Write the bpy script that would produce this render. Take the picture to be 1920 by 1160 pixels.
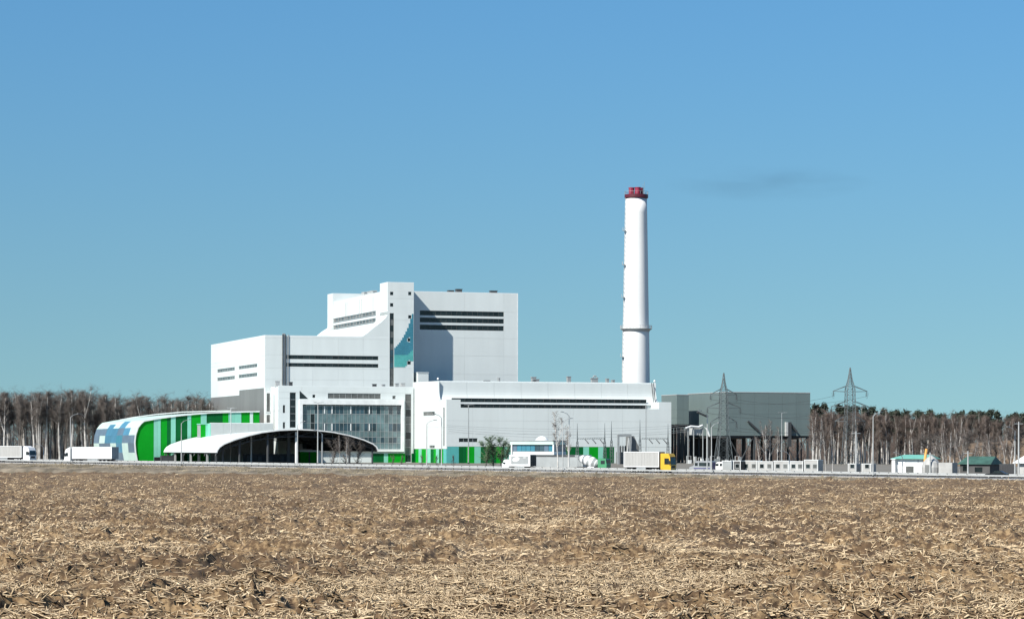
import bpy, math, random
import numpy as np
from mathutils import Vector
R = math.radians
S = bpy.context.scene
COL = S.collection
for o in list(bpy.data.objects): bpy.data.objects.remove(o)

# ------------------------------------------------------------------ camera
F, HX, HY, ROLL, CZ = 5000.0, 960.0, 842.0, 0.002, 6.0     # focal length and horizon in photo pixels, camera height
cam = bpy.data.cameras.new('camera'); camo = bpy.data.objects.new('camera', cam); COL.objects.link(camo)
cam.sensor_width = 36; cam.lens = 36 * F / 1920; cam.shift_y = (HY - 580) / 1920
cam.clip_start = 1; cam.clip_end = 30000
camo.location = (0, 0, CZ); camo.rotation_euler = (R(90), -ROLL, 0)
S.camera = camo
# ------------------------------------------------------------------ sky, sun, exposure
SUN_A, SUN_E = 45.0, 44.0                                   # degrees left of the camera's back, elevation
w = bpy.data.worlds.new('World'); S.world = w; w.use_nodes = True
nt = w.node_tree; bg = nt.nodes['Background']
sky = nt.nodes.new('ShaderNodeTexSky'); sky.sky_type = 'NISHITA'; sky.sun_disc = False
sky.sun_elevation = R(SUN_E); sky.sun_rotation = R(180 + SUN_A)
sky.altitude = 0; sky.air_density = 1.0; sky.dust_density = 0.3; sky.ozone_density = 6.0
tc = nt.nodes.new('ShaderNodeTexCoord'); mp = nt.nodes.new('ShaderNodeMapping')
mp.inputs['Scale'].default_value = (1, 1, 0.7); mp.inputs['Location'].default_value = (0, 0, 0.06)
hs = nt.nodes.new('ShaderNodeVectorMath'); hs.operation = 'MULTIPLY'; hs.inputs[1].default_value = (0.82, 1.12, 1.14)   # the photograph's cool white balance
nt.links.new(tc.outputs['Generated'], mp.inputs['Vector']); nt.links.new(mp.outputs['Vector'], sky.inputs['Vector'])
sx = nt.nodes.new('ShaderNodeSeparateXYZ'); zr_ = nt.nodes.new('ShaderNodeMapRange'); zr_.inputs['From Max'].default_value = 0.2; zr_.interpolation_type = 'SMOOTHSTEP'
tm = nt.nodes.new('ShaderNodeMix'); tm.data_type = 'RGBA'; tm.inputs[6].default_value = (0.885, 1.09, 1.015, 1); tm.inputs[7].default_value = (0.745, 1.165, 1.29, 1)   # thin haze low down, clear blue above
nt.links.new(tc.outputs['Generated'], sx.inputs[0]); nt.links.new(sx.outputs['Z'], zr_.inputs['Value']); nt.links.new(zr_.outputs['Result'], tm.inputs[0]); nt.links.new(tm.outputs[2], hs.inputs[1])
nt.links.new(sky.outputs['Color'], hs.inputs[0]); nt.links.new(hs.outputs[0], bg.inputs['Color'])
bg.inputs['Strength'].default_value = 0.051
sl = bpy.data.lights.new('sun', 'SUN'); sun = bpy.data.objects.new('sun', sl); COL.objects.link(sun)
sl.energy = 5.0; sl.angle = R(0.53); sl.color = (1.0, 0.95, 0.87)
sd = Vector((-math.sin(R(SUN_A)) * math.cos(R(SUN_E)), -math.cos(R(SUN_A)) * math.cos(R(SUN_E)), math.sin(R(SUN_E))))
sun.rotation_euler = sd.to_track_quat('Z', 'Y').to_euler(); sun.location = (-60, 0, 120)
S.view_settings.view_transform = 'Standard'; S.view_settings.look = 'None'
S.view_settings.exposure = 0.75; S.view_settings.gamma = 1; S.view_settings.use_curve_mapping = False
S.render.engine = 'CYCLES'

# ------------------------------------------------------------------ places measured in the photograph
def ray(x, y): dx, dy = x - HX, y - HY; return (dx + ROLL * dy) / F, (dy - ROLL * dx) / F
def at(x, y, Y): a, b = ray(x, y); return Vector((a * Y, Y, CZ - b * Y))
def gx(x, Y): return (x - HX) / F * Y
ANG = R(18); U = (math.cos(ANG), math.sin(ANG)); V = (-math.sin(ANG), math.cos(ANG))
O0 = at(838, 842, 960); O = (O0.x, O0.y); OU = O[0]*U[0]+O[1]*U[1]; OV = O[0]*V[0]+O[1]*V[1]
GZ = 1.0                                                    # level of the plant's yard
def uz(x, y, v):                                            # photo pixel on the plane v = const of the plant's own frame
    a, b = ray(x, y); Y = (v + OV) / (a*V[0] + V[1]); return a*Y*U[0] + Y*U[1] - OU, CZ - b*Y
def vz(x, y, u):                                            # photo pixel on the plane u = const
    a, b = ray(x, y); Y = (u + OU) / (a*U[0] + U[1]); return a*Y*V[0] + Y*V[1] - OV, CZ - b*Y
def world(u, v): return O[0] + u*U[0] + v*V[0], O[1] + u*U[1] + v*V[1]
def hf(x0, x1, y0, y1, v):                                  # rectangle on a front face -> u0,u1,z0,z1
    xm, ym = (x0+x1)/2, (y0+y1)/2
    return uz(x0, ym, v)[0], uz(x1, ym, v)[0], uz(xm, y1, v)[1], uz(xm, y0, v)[1]
def hl(x0, x1, y0, y1, u):
    xm, ym = (x0+x1)/2, (y0+y1)/2
    return vz(x1, ym, u)[0], vz(x0, ym, u)[0], vz(xm, y1, u)[1], vz(xm, y0, u)[1]

# ------------------------------------------------------------------ materials
MATS = {}
def mat(name, col, rough=0.6, var=0.08, scale=0.5, obj=0.0, metal=0.0, bump=0.0, col2=None, spec=0.5, stretch=None, detail=4.0):
    m = bpy.data.materials.new(name); m.use_nodes = True; MATS[name] = m
    n = m.node_tree.nodes; l = m.node_tree.links; p = n['Principled BSDF']
    p.inputs['Roughness'].default_value = rough; p.inputs['Metallic'].default_value = metal
    p.inputs['Specular IOR Level'].default_value = spec
    g = n.new('ShaderNodeNewGeometry'); mpn = n.new('ShaderNodeMapping'); l.new(g.outputs['Position'], mpn.inputs['Vector'])
    if stretch: mpn.inputs['Scale'].default_value = stretch
    t = n.new('ShaderNodeTexNoise'); t.inputs['Scale'].default_value = scale; t.inputs['Detail'].default_value = detail
    l.new(mpn.outputs['Vector'], t.inputs['Vector'])
    mr = n.new('ShaderNodeMapRange'); mr.inputs['From Min'].default_value = 0.3; mr.inputs['From Max'].default_value = 0.7
    l.new(t.outputs['Fac'], mr.inputs['Value'])
    mx = n.new('ShaderNodeMix'); mx.data_type = 'RGBA'
    c2 = col2 or [c*(1-2*var) for c in col]; c1 = col if col2 else [min(1, c*(1+var*.5)) for c in col]
    mx.inputs[6].default_value = (*c2, 1); mx.inputs[7].default_value = (*c1, 1); l.new(mr.outputs['Result'], mx.inputs[0])
    out = mx.outputs[2]
    if obj:
        oi = n.new('ShaderNodeObjectInfo'); r2 = n.new('ShaderNodeMapRange'); l.new(oi.outputs['Random'], r2.inputs['Value'])
        r2.inputs['To Min'].default_value = 1 - obj; r2.inputs['To Max'].default_value = 1.0 + obj*.3
        vm = n.new('ShaderNodeVectorMath'); vm.operation = 'SCALE'; l.new(out, vm.inputs[0]); l.new(r2.outputs['Result'], vm.inputs['Scale']); out = vm.outputs[0]
    l.new(out, p.inputs['Base Color'])
    if bump:
        b = n.new('ShaderNodeBump'); b.inputs['Strength'].default_value = bump; b.inputs['Distance'].default_value = 0.1
        l.new(t.outputs['Fac'], b.inputs['Height']); l.new(b.outputs['Normal'], p.inputs['Normal'])
    return m
STR = (0.9, 0.9, 0.12)
mat('cladding', (0.585, 0.63, 0.62), 0.45, 0.025, 0.35, obj=0.025, stretch=STR)
mat('cladding_trim', (0.65, 0.69, 0.685), 0.45, 0.03, 0.35)
mat('roof_membrane', (0.13, 0.13, 0.13), 0.9)
mat('annexe_grey', (0.40, 0.43, 0.42), 0.6, 0.04, 0.3)
mat('core', (0.26, 0.275, 0.275), 0.7)
mat('grey_clad', (0.15, 0.155, 0.15), 0.55, 0.06, 0.3, obj=0.05, stretch=STR)
mat('hall_grey', (0.122, 0.162, 0.160), 0.5, 0.03, 0.3, obj=0.02, stretch=STR)
mat('glass_dark', (0.020, 0.030, 0.032), 0.12, 0.3, 0.6, obj=0.5, spec=0.5)
mat('glass_grey', (0.13, 0.135, 0.13), 0.15, 0.2, 0.6, obj=0.35, spec=0.6)
mat('glass_blue', (0.035, 0.075, 0.10), 0.06, 0.3, 0.35, obj=0.55, spec=0.9)
mat('glass_teal', (0.13, 0.20, 0.21), 0.08, 0.2, 0.35, obj=0.25, spec=0.9)
mat('frame_grey', (0.30, 0.32, 0.32), 0.45)
mat('frame_dark', (0.06, 0.065, 0.065), 0.5)
mat('frame_white', (0.70, 0.72, 0.71), 0.45)
mat('green', (0.0, 0.28, 0.012), 0.6, 0.05, 0.3, obj=0.1, spec=0.15)
mat('green_dark', (0.0, 0.10, 0.022), 0.6, 0.05, 0.3, obj=0.15, spec=0.15)
mat('mint', (0.20, 0.52, 0.40), 0.45, 0.05, 0.3, obj=0.1)
mat('mint_pale', (0.48, 0.62, 0.56), 0.45, 0.05, 0.3, obj=0.08)
mat('tile_blue', (0.045, 0.20, 0.27), 0.4, 0.05, 0.3, obj=0.12)
mat('tile_steel', (0.12, 0.18, 0.24), 0.4, 0.08, 0.3, obj=0.2)
mat('tile_sky', (0.07, 0.22, 0.33), 0.4, 0.08, 0.3, obj=0.2)
mat('turquoise', (0.085, 0.38, 0.36), 0.4, 0.05, 0.3, obj=0.1)
mat('concrete', (0.70, 0.71, 0.70), 0.8, 0.04, 0.25, stretch=(1, 1, .2))
mat('red', (0.26, 0.014, 0.045), 0.5, 0.1)
mat('red_dark', (0.09, 0.008, 0.018), 0.5, 0.1)
mat('steel', (0.33, 0.35, 0.35), 0.45, 0.1, 1.0, metal=0.2)
mat('steel_light', (0.46, 0.47, 0.46), 0.45, 0.08, 1.0, metal=0.2)
mat('steel_dark', (0.05, 0.055, 0.058), 0.55, 0.1, 1.0)
mat('pylon_steel', (0.11, 0.13, 0.135), 0.55, 0.1, 1.0, metal=0.2)
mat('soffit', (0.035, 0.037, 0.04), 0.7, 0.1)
mat('black', (0.010, 0.010, 0.011), 0.5, 0.1)
mat('rubber', (0.015, 0.015, 0.015), 0.8)
mat('asphalt', (0.10, 0.10, 0.098), 0.85, 0.12, 0.4)
mat('road_paint', (0.75, 0.75, 0.73), 0.7)
mat('yard_ground', (0.15, 0.14, 0.12), 0.9, 0.3, 0.08, col2=(0.11, 0.10, 0.08))
mat('gravel', (0.42, 0.40, 0.36), 0.9, 0.15, 0.7)
mat('verge', (0.20, 0.168, 0.125), 0.95, 0.2, 0.3, col2=(0.065, 0.055, 0.038), bump=0.8, detail=8)
mat('soil_far', (0.20, 0.15, 0.105), 0.95, 0.2, 0.1, col2=(0.15, 0.11, 0.075))
mat('hill', (0.16, 0.105, 0.06), 0.95, 0.2, 0.2, col2=(0.12, 0.09, 0.06))
mat('straw', (0.65, 0.51, 0.325), 0.8, 0.1, 4.0, col2=(0.185, 0.122, 0.063), detail=3)
mat('truck_white', (0.70, 0.71, 0.71), 0.3, 0.03, 0.6, spec=0.5)
mat('truck_grey', (0.36, 0.36, 0.345), 0.55, 0.06, 0.8, stretch=(3, 3, .2))
mat('truck_yellow', (0.60, 0.37, 0.03), 0.35, 0.06, 0.6)
mat('truck_green', (0.06, 0.25, 0.12), 0.4)
mat('chassis', (0.03, 0.03, 0.032), 0.6)
mat('van_silver', (0.42, 0.43, 0.44), 0.3, metal=0.4)
mat('van_blue', (0.03, 0.03, 0.15), 0.35)
mat('car_black', (0.012, 0.013, 0.014), 0.25)
mat('cabin_white', (0.40, 0.40, 0.385), 0.6, 0.1, 0.6, obj=0.12)
mat('roof_green', (0.04, 0.10, 0.08), 0.55, 0.2, 0.8)
mat('roof_turq', (0.14, 0.38, 0.31), 0.5, 0.08, 0.8)
mat('orange', (0.75, 0.38, 0.10), 0.5)
mat('dark_wall', (0.075, 0.075, 0.075), 0.8, 0.15)
mat('birch_bark', (0.62, 0.60, 0.57), 0.85, 0.2, 0.7, obj=0.45, col2=(0.32, 0.30, 0.27))
mat('bark_grey', (0.15, 0.135, 0.12), 0.9, 0.25, 0.7, obj=0.35)
mat('twig_brown', (0.108, 0.092, 0.082), 0.9, 0.2, 0.5, obj=0.3)
mat('twig_red', (0.128, 0.096, 0.080), 0.9, 0.2, 0.5, obj=0.3)
mat('pine_green', (0.035, 0.05, 0.032), 0.9, 0.2, 0.5, obj=0.3)
mat('bush_green', (0.085, 0.15, 0.07), 0.9, 0.2, 0.5, obj=0.3)
mat('grass_dry', (0.25, 0.21, 0.145), 0.9, 0.2, 0.3, col2=(0.075, 0.065, 0.042))
# field soil: brown clods with straw coloured flecks
def field_mat():
    m = mat('field_soil', (0.098, 0.057, 0.025), 0.95, 0.1, 1.6, col2=(0.034, 0.019, 0.008), bump=0.6, detail=8)
    n = m.node_tree.nodes; l = m.node_tree.links; p = n['Principled BSDF']
    g = n.new('ShaderNodeNewGeometry'); mpn = n.new('ShaderNodeMapping'); l.new(g.outputs['Position'], mpn.inputs['Vector'])
    mpn.inputs['Scale'].default_value = (1.0, 0.45, 1.0)
    t = n.new('ShaderNodeTexNoise'); t.inputs['Scale'].default_value = 4.5; t.inputs['Detail'].default_value = 6; t.inputs['Roughness'].default_value = .7
    l.new(mpn.outputs['Vector'], t.inputs['Vector'])
    t2 = n.new('ShaderNodeTexNoise'); t2.inputs['Scale'].default_value = 0.12; t2.inputs['Detail'].default_value = 4; l.new(mpn.outputs['Vector'], t2.inputs['Vector'])
    ad = n.new('ShaderNodeMath'); ad.operation = 'MULTIPLY_ADD'; l.new(t2.outputs['Fac'], ad.inputs[0]); ad.inputs[1].default_value = 0.35; l.new(t.outputs['Fac'], ad.inputs[2])
    mr = n.new('ShaderNodeMapRange'); mr.inputs['From Min'].default_value = 0.64; mr.inputs['From Max'].default_value = 0.80; l.new(ad.outputs[0], mr.inputs['Value'])
    mx = n.new('ShaderNodeMix'); mx.data_type = 'RGBA'; l.new(mr.outputs['Result'], mx.inputs[0])
    old = p.inputs['Base Color'].links[0].from_socket
    l.new(old, mx.inputs[6]); mx.inputs[7].default_value = (0.24, 0.162, 0.082, 1); l.new(mx.outputs[2], p.inputs['Base Color'])
field_mat()

# ------------------------------------------------------------------ object helpers
def tag(o, label, cat=None, group=None, kind=None):
    if label: o['label'] = label
    if cat: o['category'] = cat
    if group: o['group'] = group
    if kind: o['kind'] = kind
    return o
def empty(name, loc, rz, label, cat, group=None):
    o = bpy.data.objects.new(name, None); COL.objects.link(o); o.location = loc; o.rotation_euler = (0, 0, rz)
    o.empty_display_size = 1; o['off'] = (0.0, 0.0, 0.0)
    return tag(o, label, cat, group)
def link(name, me, parent=None, m=None, loc=(0, 0, 0)):
    if m and not me.materials: me.materials.append(MATS[m])
    o = bpy.data.objects.new(name, me); COL.objects.link(o); o.location = loc
    if parent: o.parent = parent
    return o
def np_mesh(name, verts, faces):                            # verts Nx3, faces Mx3 or Mx4 arrays
    me = bpy.data.meshes.new(name); verts = np.asarray(verts, np.float32); faces = np.asarray(faces, np.int32)
    k = faces.shape[1]; me.vertices.add(len(verts)); me.vertices.foreach_set('co', verts.ravel())
    me.loops.add(faces.size); me.loops.foreach_set('vertex_index', faces.ravel())
    me.polygons.add(len(faces)); me.polygons.foreach_set('loop_start', np.arange(0, faces.size, k, dtype=np.int32))
    me.update(calc_edges=True); return me
class MB:
    def __init__(s): s.v = []; s.f = []
    def add(s, vs, fs): b = len(s.v); s.v += [tuple(p) for p in vs]; s.f += [tuple(i+b for i in f) for f in fs]; return s
    def box(s, a0, a1, b0, b1, c0, c1):
        return s.add([(a0,b0,c0),(a1,b0,c0),(a1,b1,c0),(a0,b1,c0),(a0,b0,c1),(a1,b0,c1),(a1,b1,c1),(a0,b1,c1)],
                     [(0,3,2,1),(4,5,6,7),(0,1,5,4),(1,2,6,5),(2,3,7,6),(3,0,4,7)])
    def prism_v(s, prof, v0, v1):                           # polygon in (u,z), extruded along v
        n = len(prof)
        return s.add([(p[0], v0, p[1]) for p in prof] + [(p[0], v1, p[1]) for p in prof],
                     [tuple(range(n)), tuple(range(2*n-1, n-1, -1))] + [((i+1) % n, i, n+i, n+(i+1) % n) for i in range(n)])
    def prism_u(s, prof, u0, u1):                           # polygon in (v,z), extruded along u
        n = len(prof)
        return s.add([(u0, p[0], p[1]) for p in prof] + [(u1, p[0], p[1]) for p in prof],
                     [tuple(range(n-1, -1, -1)), tuple(range(n, 2*n))] + [(i, (i+1) % n, n+(i+1) % n, n+i) for i in range(n)])
    def prism_z(s, prof, z0, z1):
        n = len(prof)
        return s.add([(p[0], p[1], z0) for p in prof] + [(p[0], p[1], z1) for p in prof],
                     [tuple(range(n-1, -1, -1)), tuple(range(n, 2*n))] + [(i, (i+1) % n, n+(i+1) % n, n+i) for i in range(n)])
    def tube(s, pts, rad, n=6, cap=True):
        pts = [Vector(p) for p in pts]; m = len(pts); vs = []
        for i, p in enumerate(pts):
            d = (pts[min(i+1, m-1)] - pts[max(i-1, 0)]).normalized()
            a = d.orthogonal().normalized() if abs(d.z) < .95 else Vector((1, 0, 0)); a = (a - d*a.dot(d)).normalized(); b = d.cross(a)
            r = rad[i] if hasattr(rad, '__len__') else rad
            for k in range(n): t = 2*math.pi*k/n; vs.append(p + (a*math.cos(t) + b*math.sin(t))*r)
        fs = [(i*n+k, i*n+(k+1) % n, (i+1)*n+(k+1) % n, (i+1)*n+k) for i in range(m-1) for k in range(n)]
        if cap: fs += [tuple(range(n-1, -1, -1)), tuple(range((m-1)*n, m*n))]
        return s.add(vs, fs)
    def lathe(s, prof, n=24, c=(0, 0)):                     # (radius, z) pairs
        m = len(prof); vs = [(c[0]+r*math.cos(2*math.pi*k/n), c[1]+r*math.sin(2*math.pi*k/n), z) for r, z in prof for k in range(n)]
        return s.add(vs, [(i*n+k, i*n+(k+1) % n, (i+1)*n+(k+1) % n, (i+1)*n+k) for i in range(m-1) for k in range(n)] + [tuple(range(n-1, -1, -1)), tuple(range((m-1)*n, m*n))])
    def mesh(s, name): me = bpy.data.meshes.new(name); me.from_pydata(s.v, [], s.f); me.update(); return me
    def build(s, name, m, parent=None, off=None, smooth=False):
        if off is None and parent is not None and parent.get('off') is not None: off = parent['off']
        if off is not None: s.v = [(a-off[0], b-off[1], c-off[2]) for a, b, c in s.v]
        me = s.mesh(name); me.materials.append(MATS[m])
        if smooth: me.shade_smooth()
        o = bpy.data.objects.new(name, me); COL.objects.link(o)
        if parent: o.parent = parent
        return o
CUBES = {}
def piece(name, m, parent, off, a0, a1, b0, b1, c0, c1):     # box piece that shares one cube mesh per material
    if m not in CUBES: me = MB().box(-.5,.5,-.5,.5,-.5,.5).mesh('piece_' + m); me.materials.append(MATS[m]); CUBES[m] = me
    o = bpy.data.objects.new(name, CUBES[m]); COL.objects.link(o); o.parent = parent
    o.location = ((a0+a1)/2-off[0], (b0+b1)/2-off[1], (c0+c1)/2-off[2]); o.scale = (a1-a0, b1-b0, c1-c0); return o
def plant(name, u, v, z, label, cat, group=None):           # a building of the plant: an Empty at its base, turned with the site
    x, y = world(u, v); e = empty(name, (x, y, z), ANG, label, cat, group); e['off'] = (u, v, z); return e
def off(e): return tuple(e['off'])
T = 0.3                                                     # panels stand this far in front of a wall's core
def facade(B, ax, plane, a0, a1, z0, z1, holes, aj, zj, m, name='panel', gap=0.035, t=T):
    A = sorted({a0, a1} | {a for a in aj if a0 < a < a1} | {x for h in holes for x in h[:2] if a0 < x < a1})
    Z = sorted({z0, z1} | {z for z in zj if z0 < z < z1} | {x for h in holes for x in h[2:4] if z0 < x < z1})
    for zb, zt in zip(Z, Z[1:]):
        runs = []
        for l_, r_ in zip(A, A[1:]):
            c, d = (l_+r_)/2, (zb+zt)/2
            if any(h[0] < c < h[1] and h[2] < d < h[3] for h in holes): continue
            if runs and abs(runs[-1][1]-l_) < 1e-6 and l_ not in aj: runs[-1][1] = r_
            else: runs.append([l_, r_])
        for l_, r_ in runs:
            gl = gap/2 if l_ in aj else .001; gr = gap/2 if r_ in aj else .001
            gb = gap/2 if zb in zj else .001; gt = gap/2 if zt in zj else .001
            if ax == 'v': piece(name, m, B, off(B), l_+gl, r_-gr, plane-t, plane+.01, zb+gb, zt-gt)
            else: piece(name, m, B, off(B), plane-t, plane+.01, l_+gl, r_-gr, zb+gb, zt-gt)
def window(B, ax, plane, h, nx, nz, glass='glass_dark', fm='frame_grey', fw=0.12, dep=0.16, name='window'):
    a0, a1, z0, z1 = h; fb = MB(); q0, q1 = plane-dep, plane-.004
    def bx(x0, x1, c0, c1): fb.box(x0, x1, q0, q1, c0, c1) if ax == 'v' else fb.box(q0, q1, x0, x1, c0, c1)
    bx(a0, a1, z0, z0+fw); bx(a0, a1, z1-fw, z1)
    xs = [a0 + (a1-a0)*i/nx for i in range(nx+1)]; zs = [z0 + (z1-z0)*i/nz for i in range(nz+1)]
    for i, x in enumerate(xs):
        l_, r_ = (x, x+fw) if i == 0 else (x-fw, x) if i == nx else (x-fw/2, x+fw/2)
        bx(l_, r_, z0+fw, z1-fw)
    for z in zs[1:-1]:
        for i in range(nx): bx(xs[i]+fw, xs[i+1]-fw, z-fw/2, z+fw/2)
    wo = fb.build(name, fm, B)
    for i in range(nx):
        for j in range(nz):
            b = (xs[i]+fw/2, xs[i+1]-fw/2, zs[j]+fw/2, zs[j+1]-fw/2)
            g = glass(i, j) if callable(glass) else glass
            if ax == 'v': piece('pane', g, wo, off(B), b[0], b[1], plane-.09, plane-.01, b[2], b[3])
            else: piece('pane', g, wo, off(B), plane-.09, plane-.01, b[0], b[1], b[2], b[3])
    return wo
def steps(a, b, n): return [a + (b-a)*i/n for i in range(1, n)]

# ------------------------------------------------------------------ road line
G1 = Vector((gx(150, 655), 655)); G2 = Vector((gx(1800, 530), 530)); RD = (G2-G1).normalized(); RN = Vector((-RD.y, RD.x))   # RN points away from the camera
RL = (G2-G1).length; ZA, ZB = 2.25, 0.45
def rz(t): return ZA + (ZB-ZA)*max(-0.8, min(1.9, t/RL))
def rp(t, s, z=0.0): p = G1 + RD*t + RN*s; return Vector((p.x, p.y, rz(t)+z))
def rt(x, s):                                               # parameter along the road where photo column x crosses the line at offset s
    k = (x-HX)/F; P = G1 + RN*s; return (k*P.y - P.x) / (RD.x - k*RD.y)
RANG = math.atan2(RD.y, RD.x)
def strip(name, m, prof, t0, t1, dt, label=None, kind='structure', jitter=0.0):   # lofted along the road; prof = (s, z offset to road or ('abs', z))
    ts = np.arange(t0, t1+.1, dt); vs = []; rng = np.random.RandomState(3)
    for t in ts:
        for s_, z_ in prof:
            p = rp(t, s_); z = z_[1] if isinstance(z_, tuple) else rz(t)+z_
            j = jitter if 0 < prof.index((s_, z_)) < len(prof)-1 else 0
            vs.append((p.x, p.y, z + rng.uniform(-j, j)))
    k = len(prof); fs = [(i*k+j, (i+1)*k+j, (i+1)*k+j+1, i*k+j+1) for i in range(len(ts)-1) for j in range(k-1)]
    o = link(name, np_mesh(name, vs, fs), None, m); tag(o, label, kind=kind); return o

# ------------------------------------------------------------------ ground
def sheet(name, m, pts, z):
    me = bpy.data.meshes.new(name); me.from_pydata([(x, y, z) for x, y in pts], [], [tuple(range(len(pts)))]); me.update()
    if me.polygons[0].normal.z < 0: me.flip_normals()
    o = link(name, me, None, m); o['kind'] = 'structure'; return o
far = 14000
a, b = rp(-6000, 0), rp(6000, 0)
sheet('ground', 'soil_far', [(-far, -far), (far, -far), (far, far), (-far, far)], -0.45)
c, d = rp(-9000, 22), rp(9000, 22)
sheet('yard', 'yard_ground', [(c.x, c.y), (d.x, d.y), (d.x+RN.x*12000, d.y+RN.y*12000), (c.x+RN.x*12000, c.y+RN.y*12000)], GZ)
FE = -13.0                                                  # the field ends this far in front of the guardrail
strip('embankment', 'verge', [(FE-4, ('abs', -0.44)), (FE-1, ('abs', -0.1)), (FE, ('abs', 0.02))] + [(s_, float(np.interp(s_, [-12, -9, -5, -2.6, -1.2], [-1.35, -1.1, -.65, -.28, -.12]))) for s_ in np.linspace(-12, -1.2, 13)], -220, 560, 0.7, jitter=0.17)
strip('shoulder', 'gravel', [(-1.25, -0.13), (-0.9, -0.03), (0.9, 0.0)], -500, 900, 20)
strip('road', 'asphalt', [(0.85, 0.0), (9.9, 0.10), (19.3, 0.0)], -500, 900, 20)
strip('far_shoulder', 'gravel', [(19.25, 0.0), (21, -0.03), (23, -0.5), (27, ('abs', GZ+.02)), (27.5, ('abs', GZ-.3))], -500, 900, 20)
for s_ in (1.6, 18.4): strip('edge_line', 'road_paint', [(s_, 0.02), (s_+.18, 0.022)], -400, 700, 20)
strip('centre_line', 'road_paint', [(9.75, 0.108), (9.95, 0.108)], -400, 700, 20)

# value noise
rngl = np.random.RandomState(11); LAT = rngl.rand(256, 256)
def vnoise(x, y):
    xi = np.floor(x).astype(int); yi = np.floor(y).astype(int); fx = x-xi; fy = y-yi
    fx = fx*fx*(3-2*fx); fy = fy*fy*(3-2*fy); g = lambda i, j: LAT[(yi+j) & 255, (xi+i) & 255]
    return (g(0,0)*(1-fx)+g(1,0)*fx)*(1-fy) + (g(0,1)*(1-fx)+g(1,1)*fx)*fy
def fieldz(x, y):
    rise = 2.4*np.clip(1-(y-45)/300, 0, 1)**1.3
    big = (vnoise(x*.05, y*.03)-.5)*.35
    pat = np.clip(vnoise(x*.3+9, y*.2+4)*2.2-.55, .15, 1.25)
    c1 = np.abs(vnoise(x*1.1+3, y*.9)-.5)*2; c2 = np.abs(vnoise(x*2.9, y*2.4+7)-.5)*2; c3 = vnoise(x*6+1, y*5.4+5)
    row = np.sin((x*.10 + y*.99)*1.15 + vnoise(x*.12, y*.2)*4)*.07
    return big*.4 + pat*((1-c1)**1.5*.46 + (1-c2)**1.3*.22 + c3*.13 + vnoise(x*12+4, y*10)*.09) - .28 + row + rise
def field():
    Ys = [44.0]
    while Ys[-1] < 820: Ys.append(Ys[-1] + .10*(Ys[-1]/60)**1.5)
    Ys = np.array(Ys); s = np.linspace(-.23, .23, 420)
    X = s[None, :]*Ys[:, None]; Y = np.repeat(Ys[:, None], len(s), 1)
    X += (vnoise(X*5, Y*5)-.5)*.1
    sd_ = (X-G1.x)*RN.x + (Y-G1.y)*RN.y
    Z = fieldz(X, Y)
    r, c_ = len(Ys), len(s); idx = np.arange(r*c_).reshape(r, c_)
    q = np.stack([idx[:-1, :-1], idx[:-1, 1:], idx[1:, 1:], idx[1:, :-1]], -1).reshape(-1, 4)
    q = q[(sd_.ravel()[q] < FE+1.5).all(1)]
    used = np.unique(q); rem = np.full(r*c_, -1); rem[used] = np.arange(len(used))
    v = np.stack([X, Y, Z], -1).reshape(-1, 3)[used]
    o = link('field', np_mesh('field', v, rem[q]), None, 'field_soil'); o['kind'] = 'structure'
field()
def straw():
    rng = np.random.RandomState(5)
    N = 335000
    Y = 48*(1 - rng.rand(N)*(1-(48/560)**.75))**(-1/.75)         # denser near the camera's side of the field
    X = (rng.rand(N)*2-1)*Y*.222
    dens = np.clip(vnoise(X*.09+2, Y*.16)*1.7-.3 + .35*np.sin((X*.10+Y*.99)*1.15+vnoise(X*.12, Y*.2)*4), .30, 1)
    keep = (((X-G1.x)*RN.x + (Y-G1.y)*RN.y) < FE) & (rng.rand(N) < dens)
    X, Y = X[keep], Y[keep]; n = len(X); Z = fieldz(X, Y)
    up = rng.rand(n) < .18; leaf = (rng.rand(n) < .35) & ~up
    az = rng.rand(n)*2*np.pi; pit = np.where(up, rng.uniform(.45, 1.3, n), rng.normal(.05, .2, n))
    fs_ = 1 + np.clip((Y-70)/260, 0, 1.3); L = np.where(up, rng.uniform(.10, .30, n), rng.uniform(.12, .46, n)*rng.uniform(.6, 1, n))*fs_; r = rng.uniform(.010, .027, n)*fs_; r = np.where(leaf, r*2.1, r)
    d = np.stack([np.cos(az)*np.cos(pit), np.sin(az)*np.cos(pit), np.sin(pit)], -1)
    side = np.stack([-np.sin(az), np.cos(az), 0*az], -1); nor = np.cross(d, side)
    base = np.stack([X, Y, Z + np.where(up, -.03, rng.uniform(0.0, .09, n))], -1)
    mid = base + d*(L*.5)[:, None] + nor*(rng.normal(0, .05, n)*L)[:, None] + side*(rng.normal(0, .05, n)*L)[:, None]; tip = base + d*L[:, None]
    fl = np.where(leaf, .25, 1.0); vs = []
    for c_, k in ((base, 1.0), (mid, 1.0), (tip, .7)):
        for a_ in (0, 2.094, 4.189): vs.append(c_ + side*(np.cos(a_)*r*k)[:, None] + nor*(np.sin(a_)*r*k*fl)[:, None])
    v = np.stack(vs, 1).reshape(-1, 3); b = (np.arange(n)*9)[:, None]
    q = [(0,1,4,3),(1,2,5,4),(2,0,3,5),(3,4,7,6),(4,5,8,7),(5,3,6,8)]
    nr = (Y < 66) & (rng.rand(n) < .35); md = (Y < 100) & ~nr; f = np.concatenate([b[nr] + np.array(k)[None, :] for k in q] + [b[md] + np.array(k)[None, :] for k in ((0,1,7,6),(1,2,8,7),(2,0,6,8))] + [b[~(nr | md)] + np.array(k)[None, :] for k in ((0,1,7,6),(1,2,8,7))], 0)
    o = link('field_straw', np_mesh('field_straw', v, f), None, 'straw'); tag(o, 'pale broken stalks and straw strewn over the ploughed field', 'straw', kind='stuff')
straw()
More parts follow.
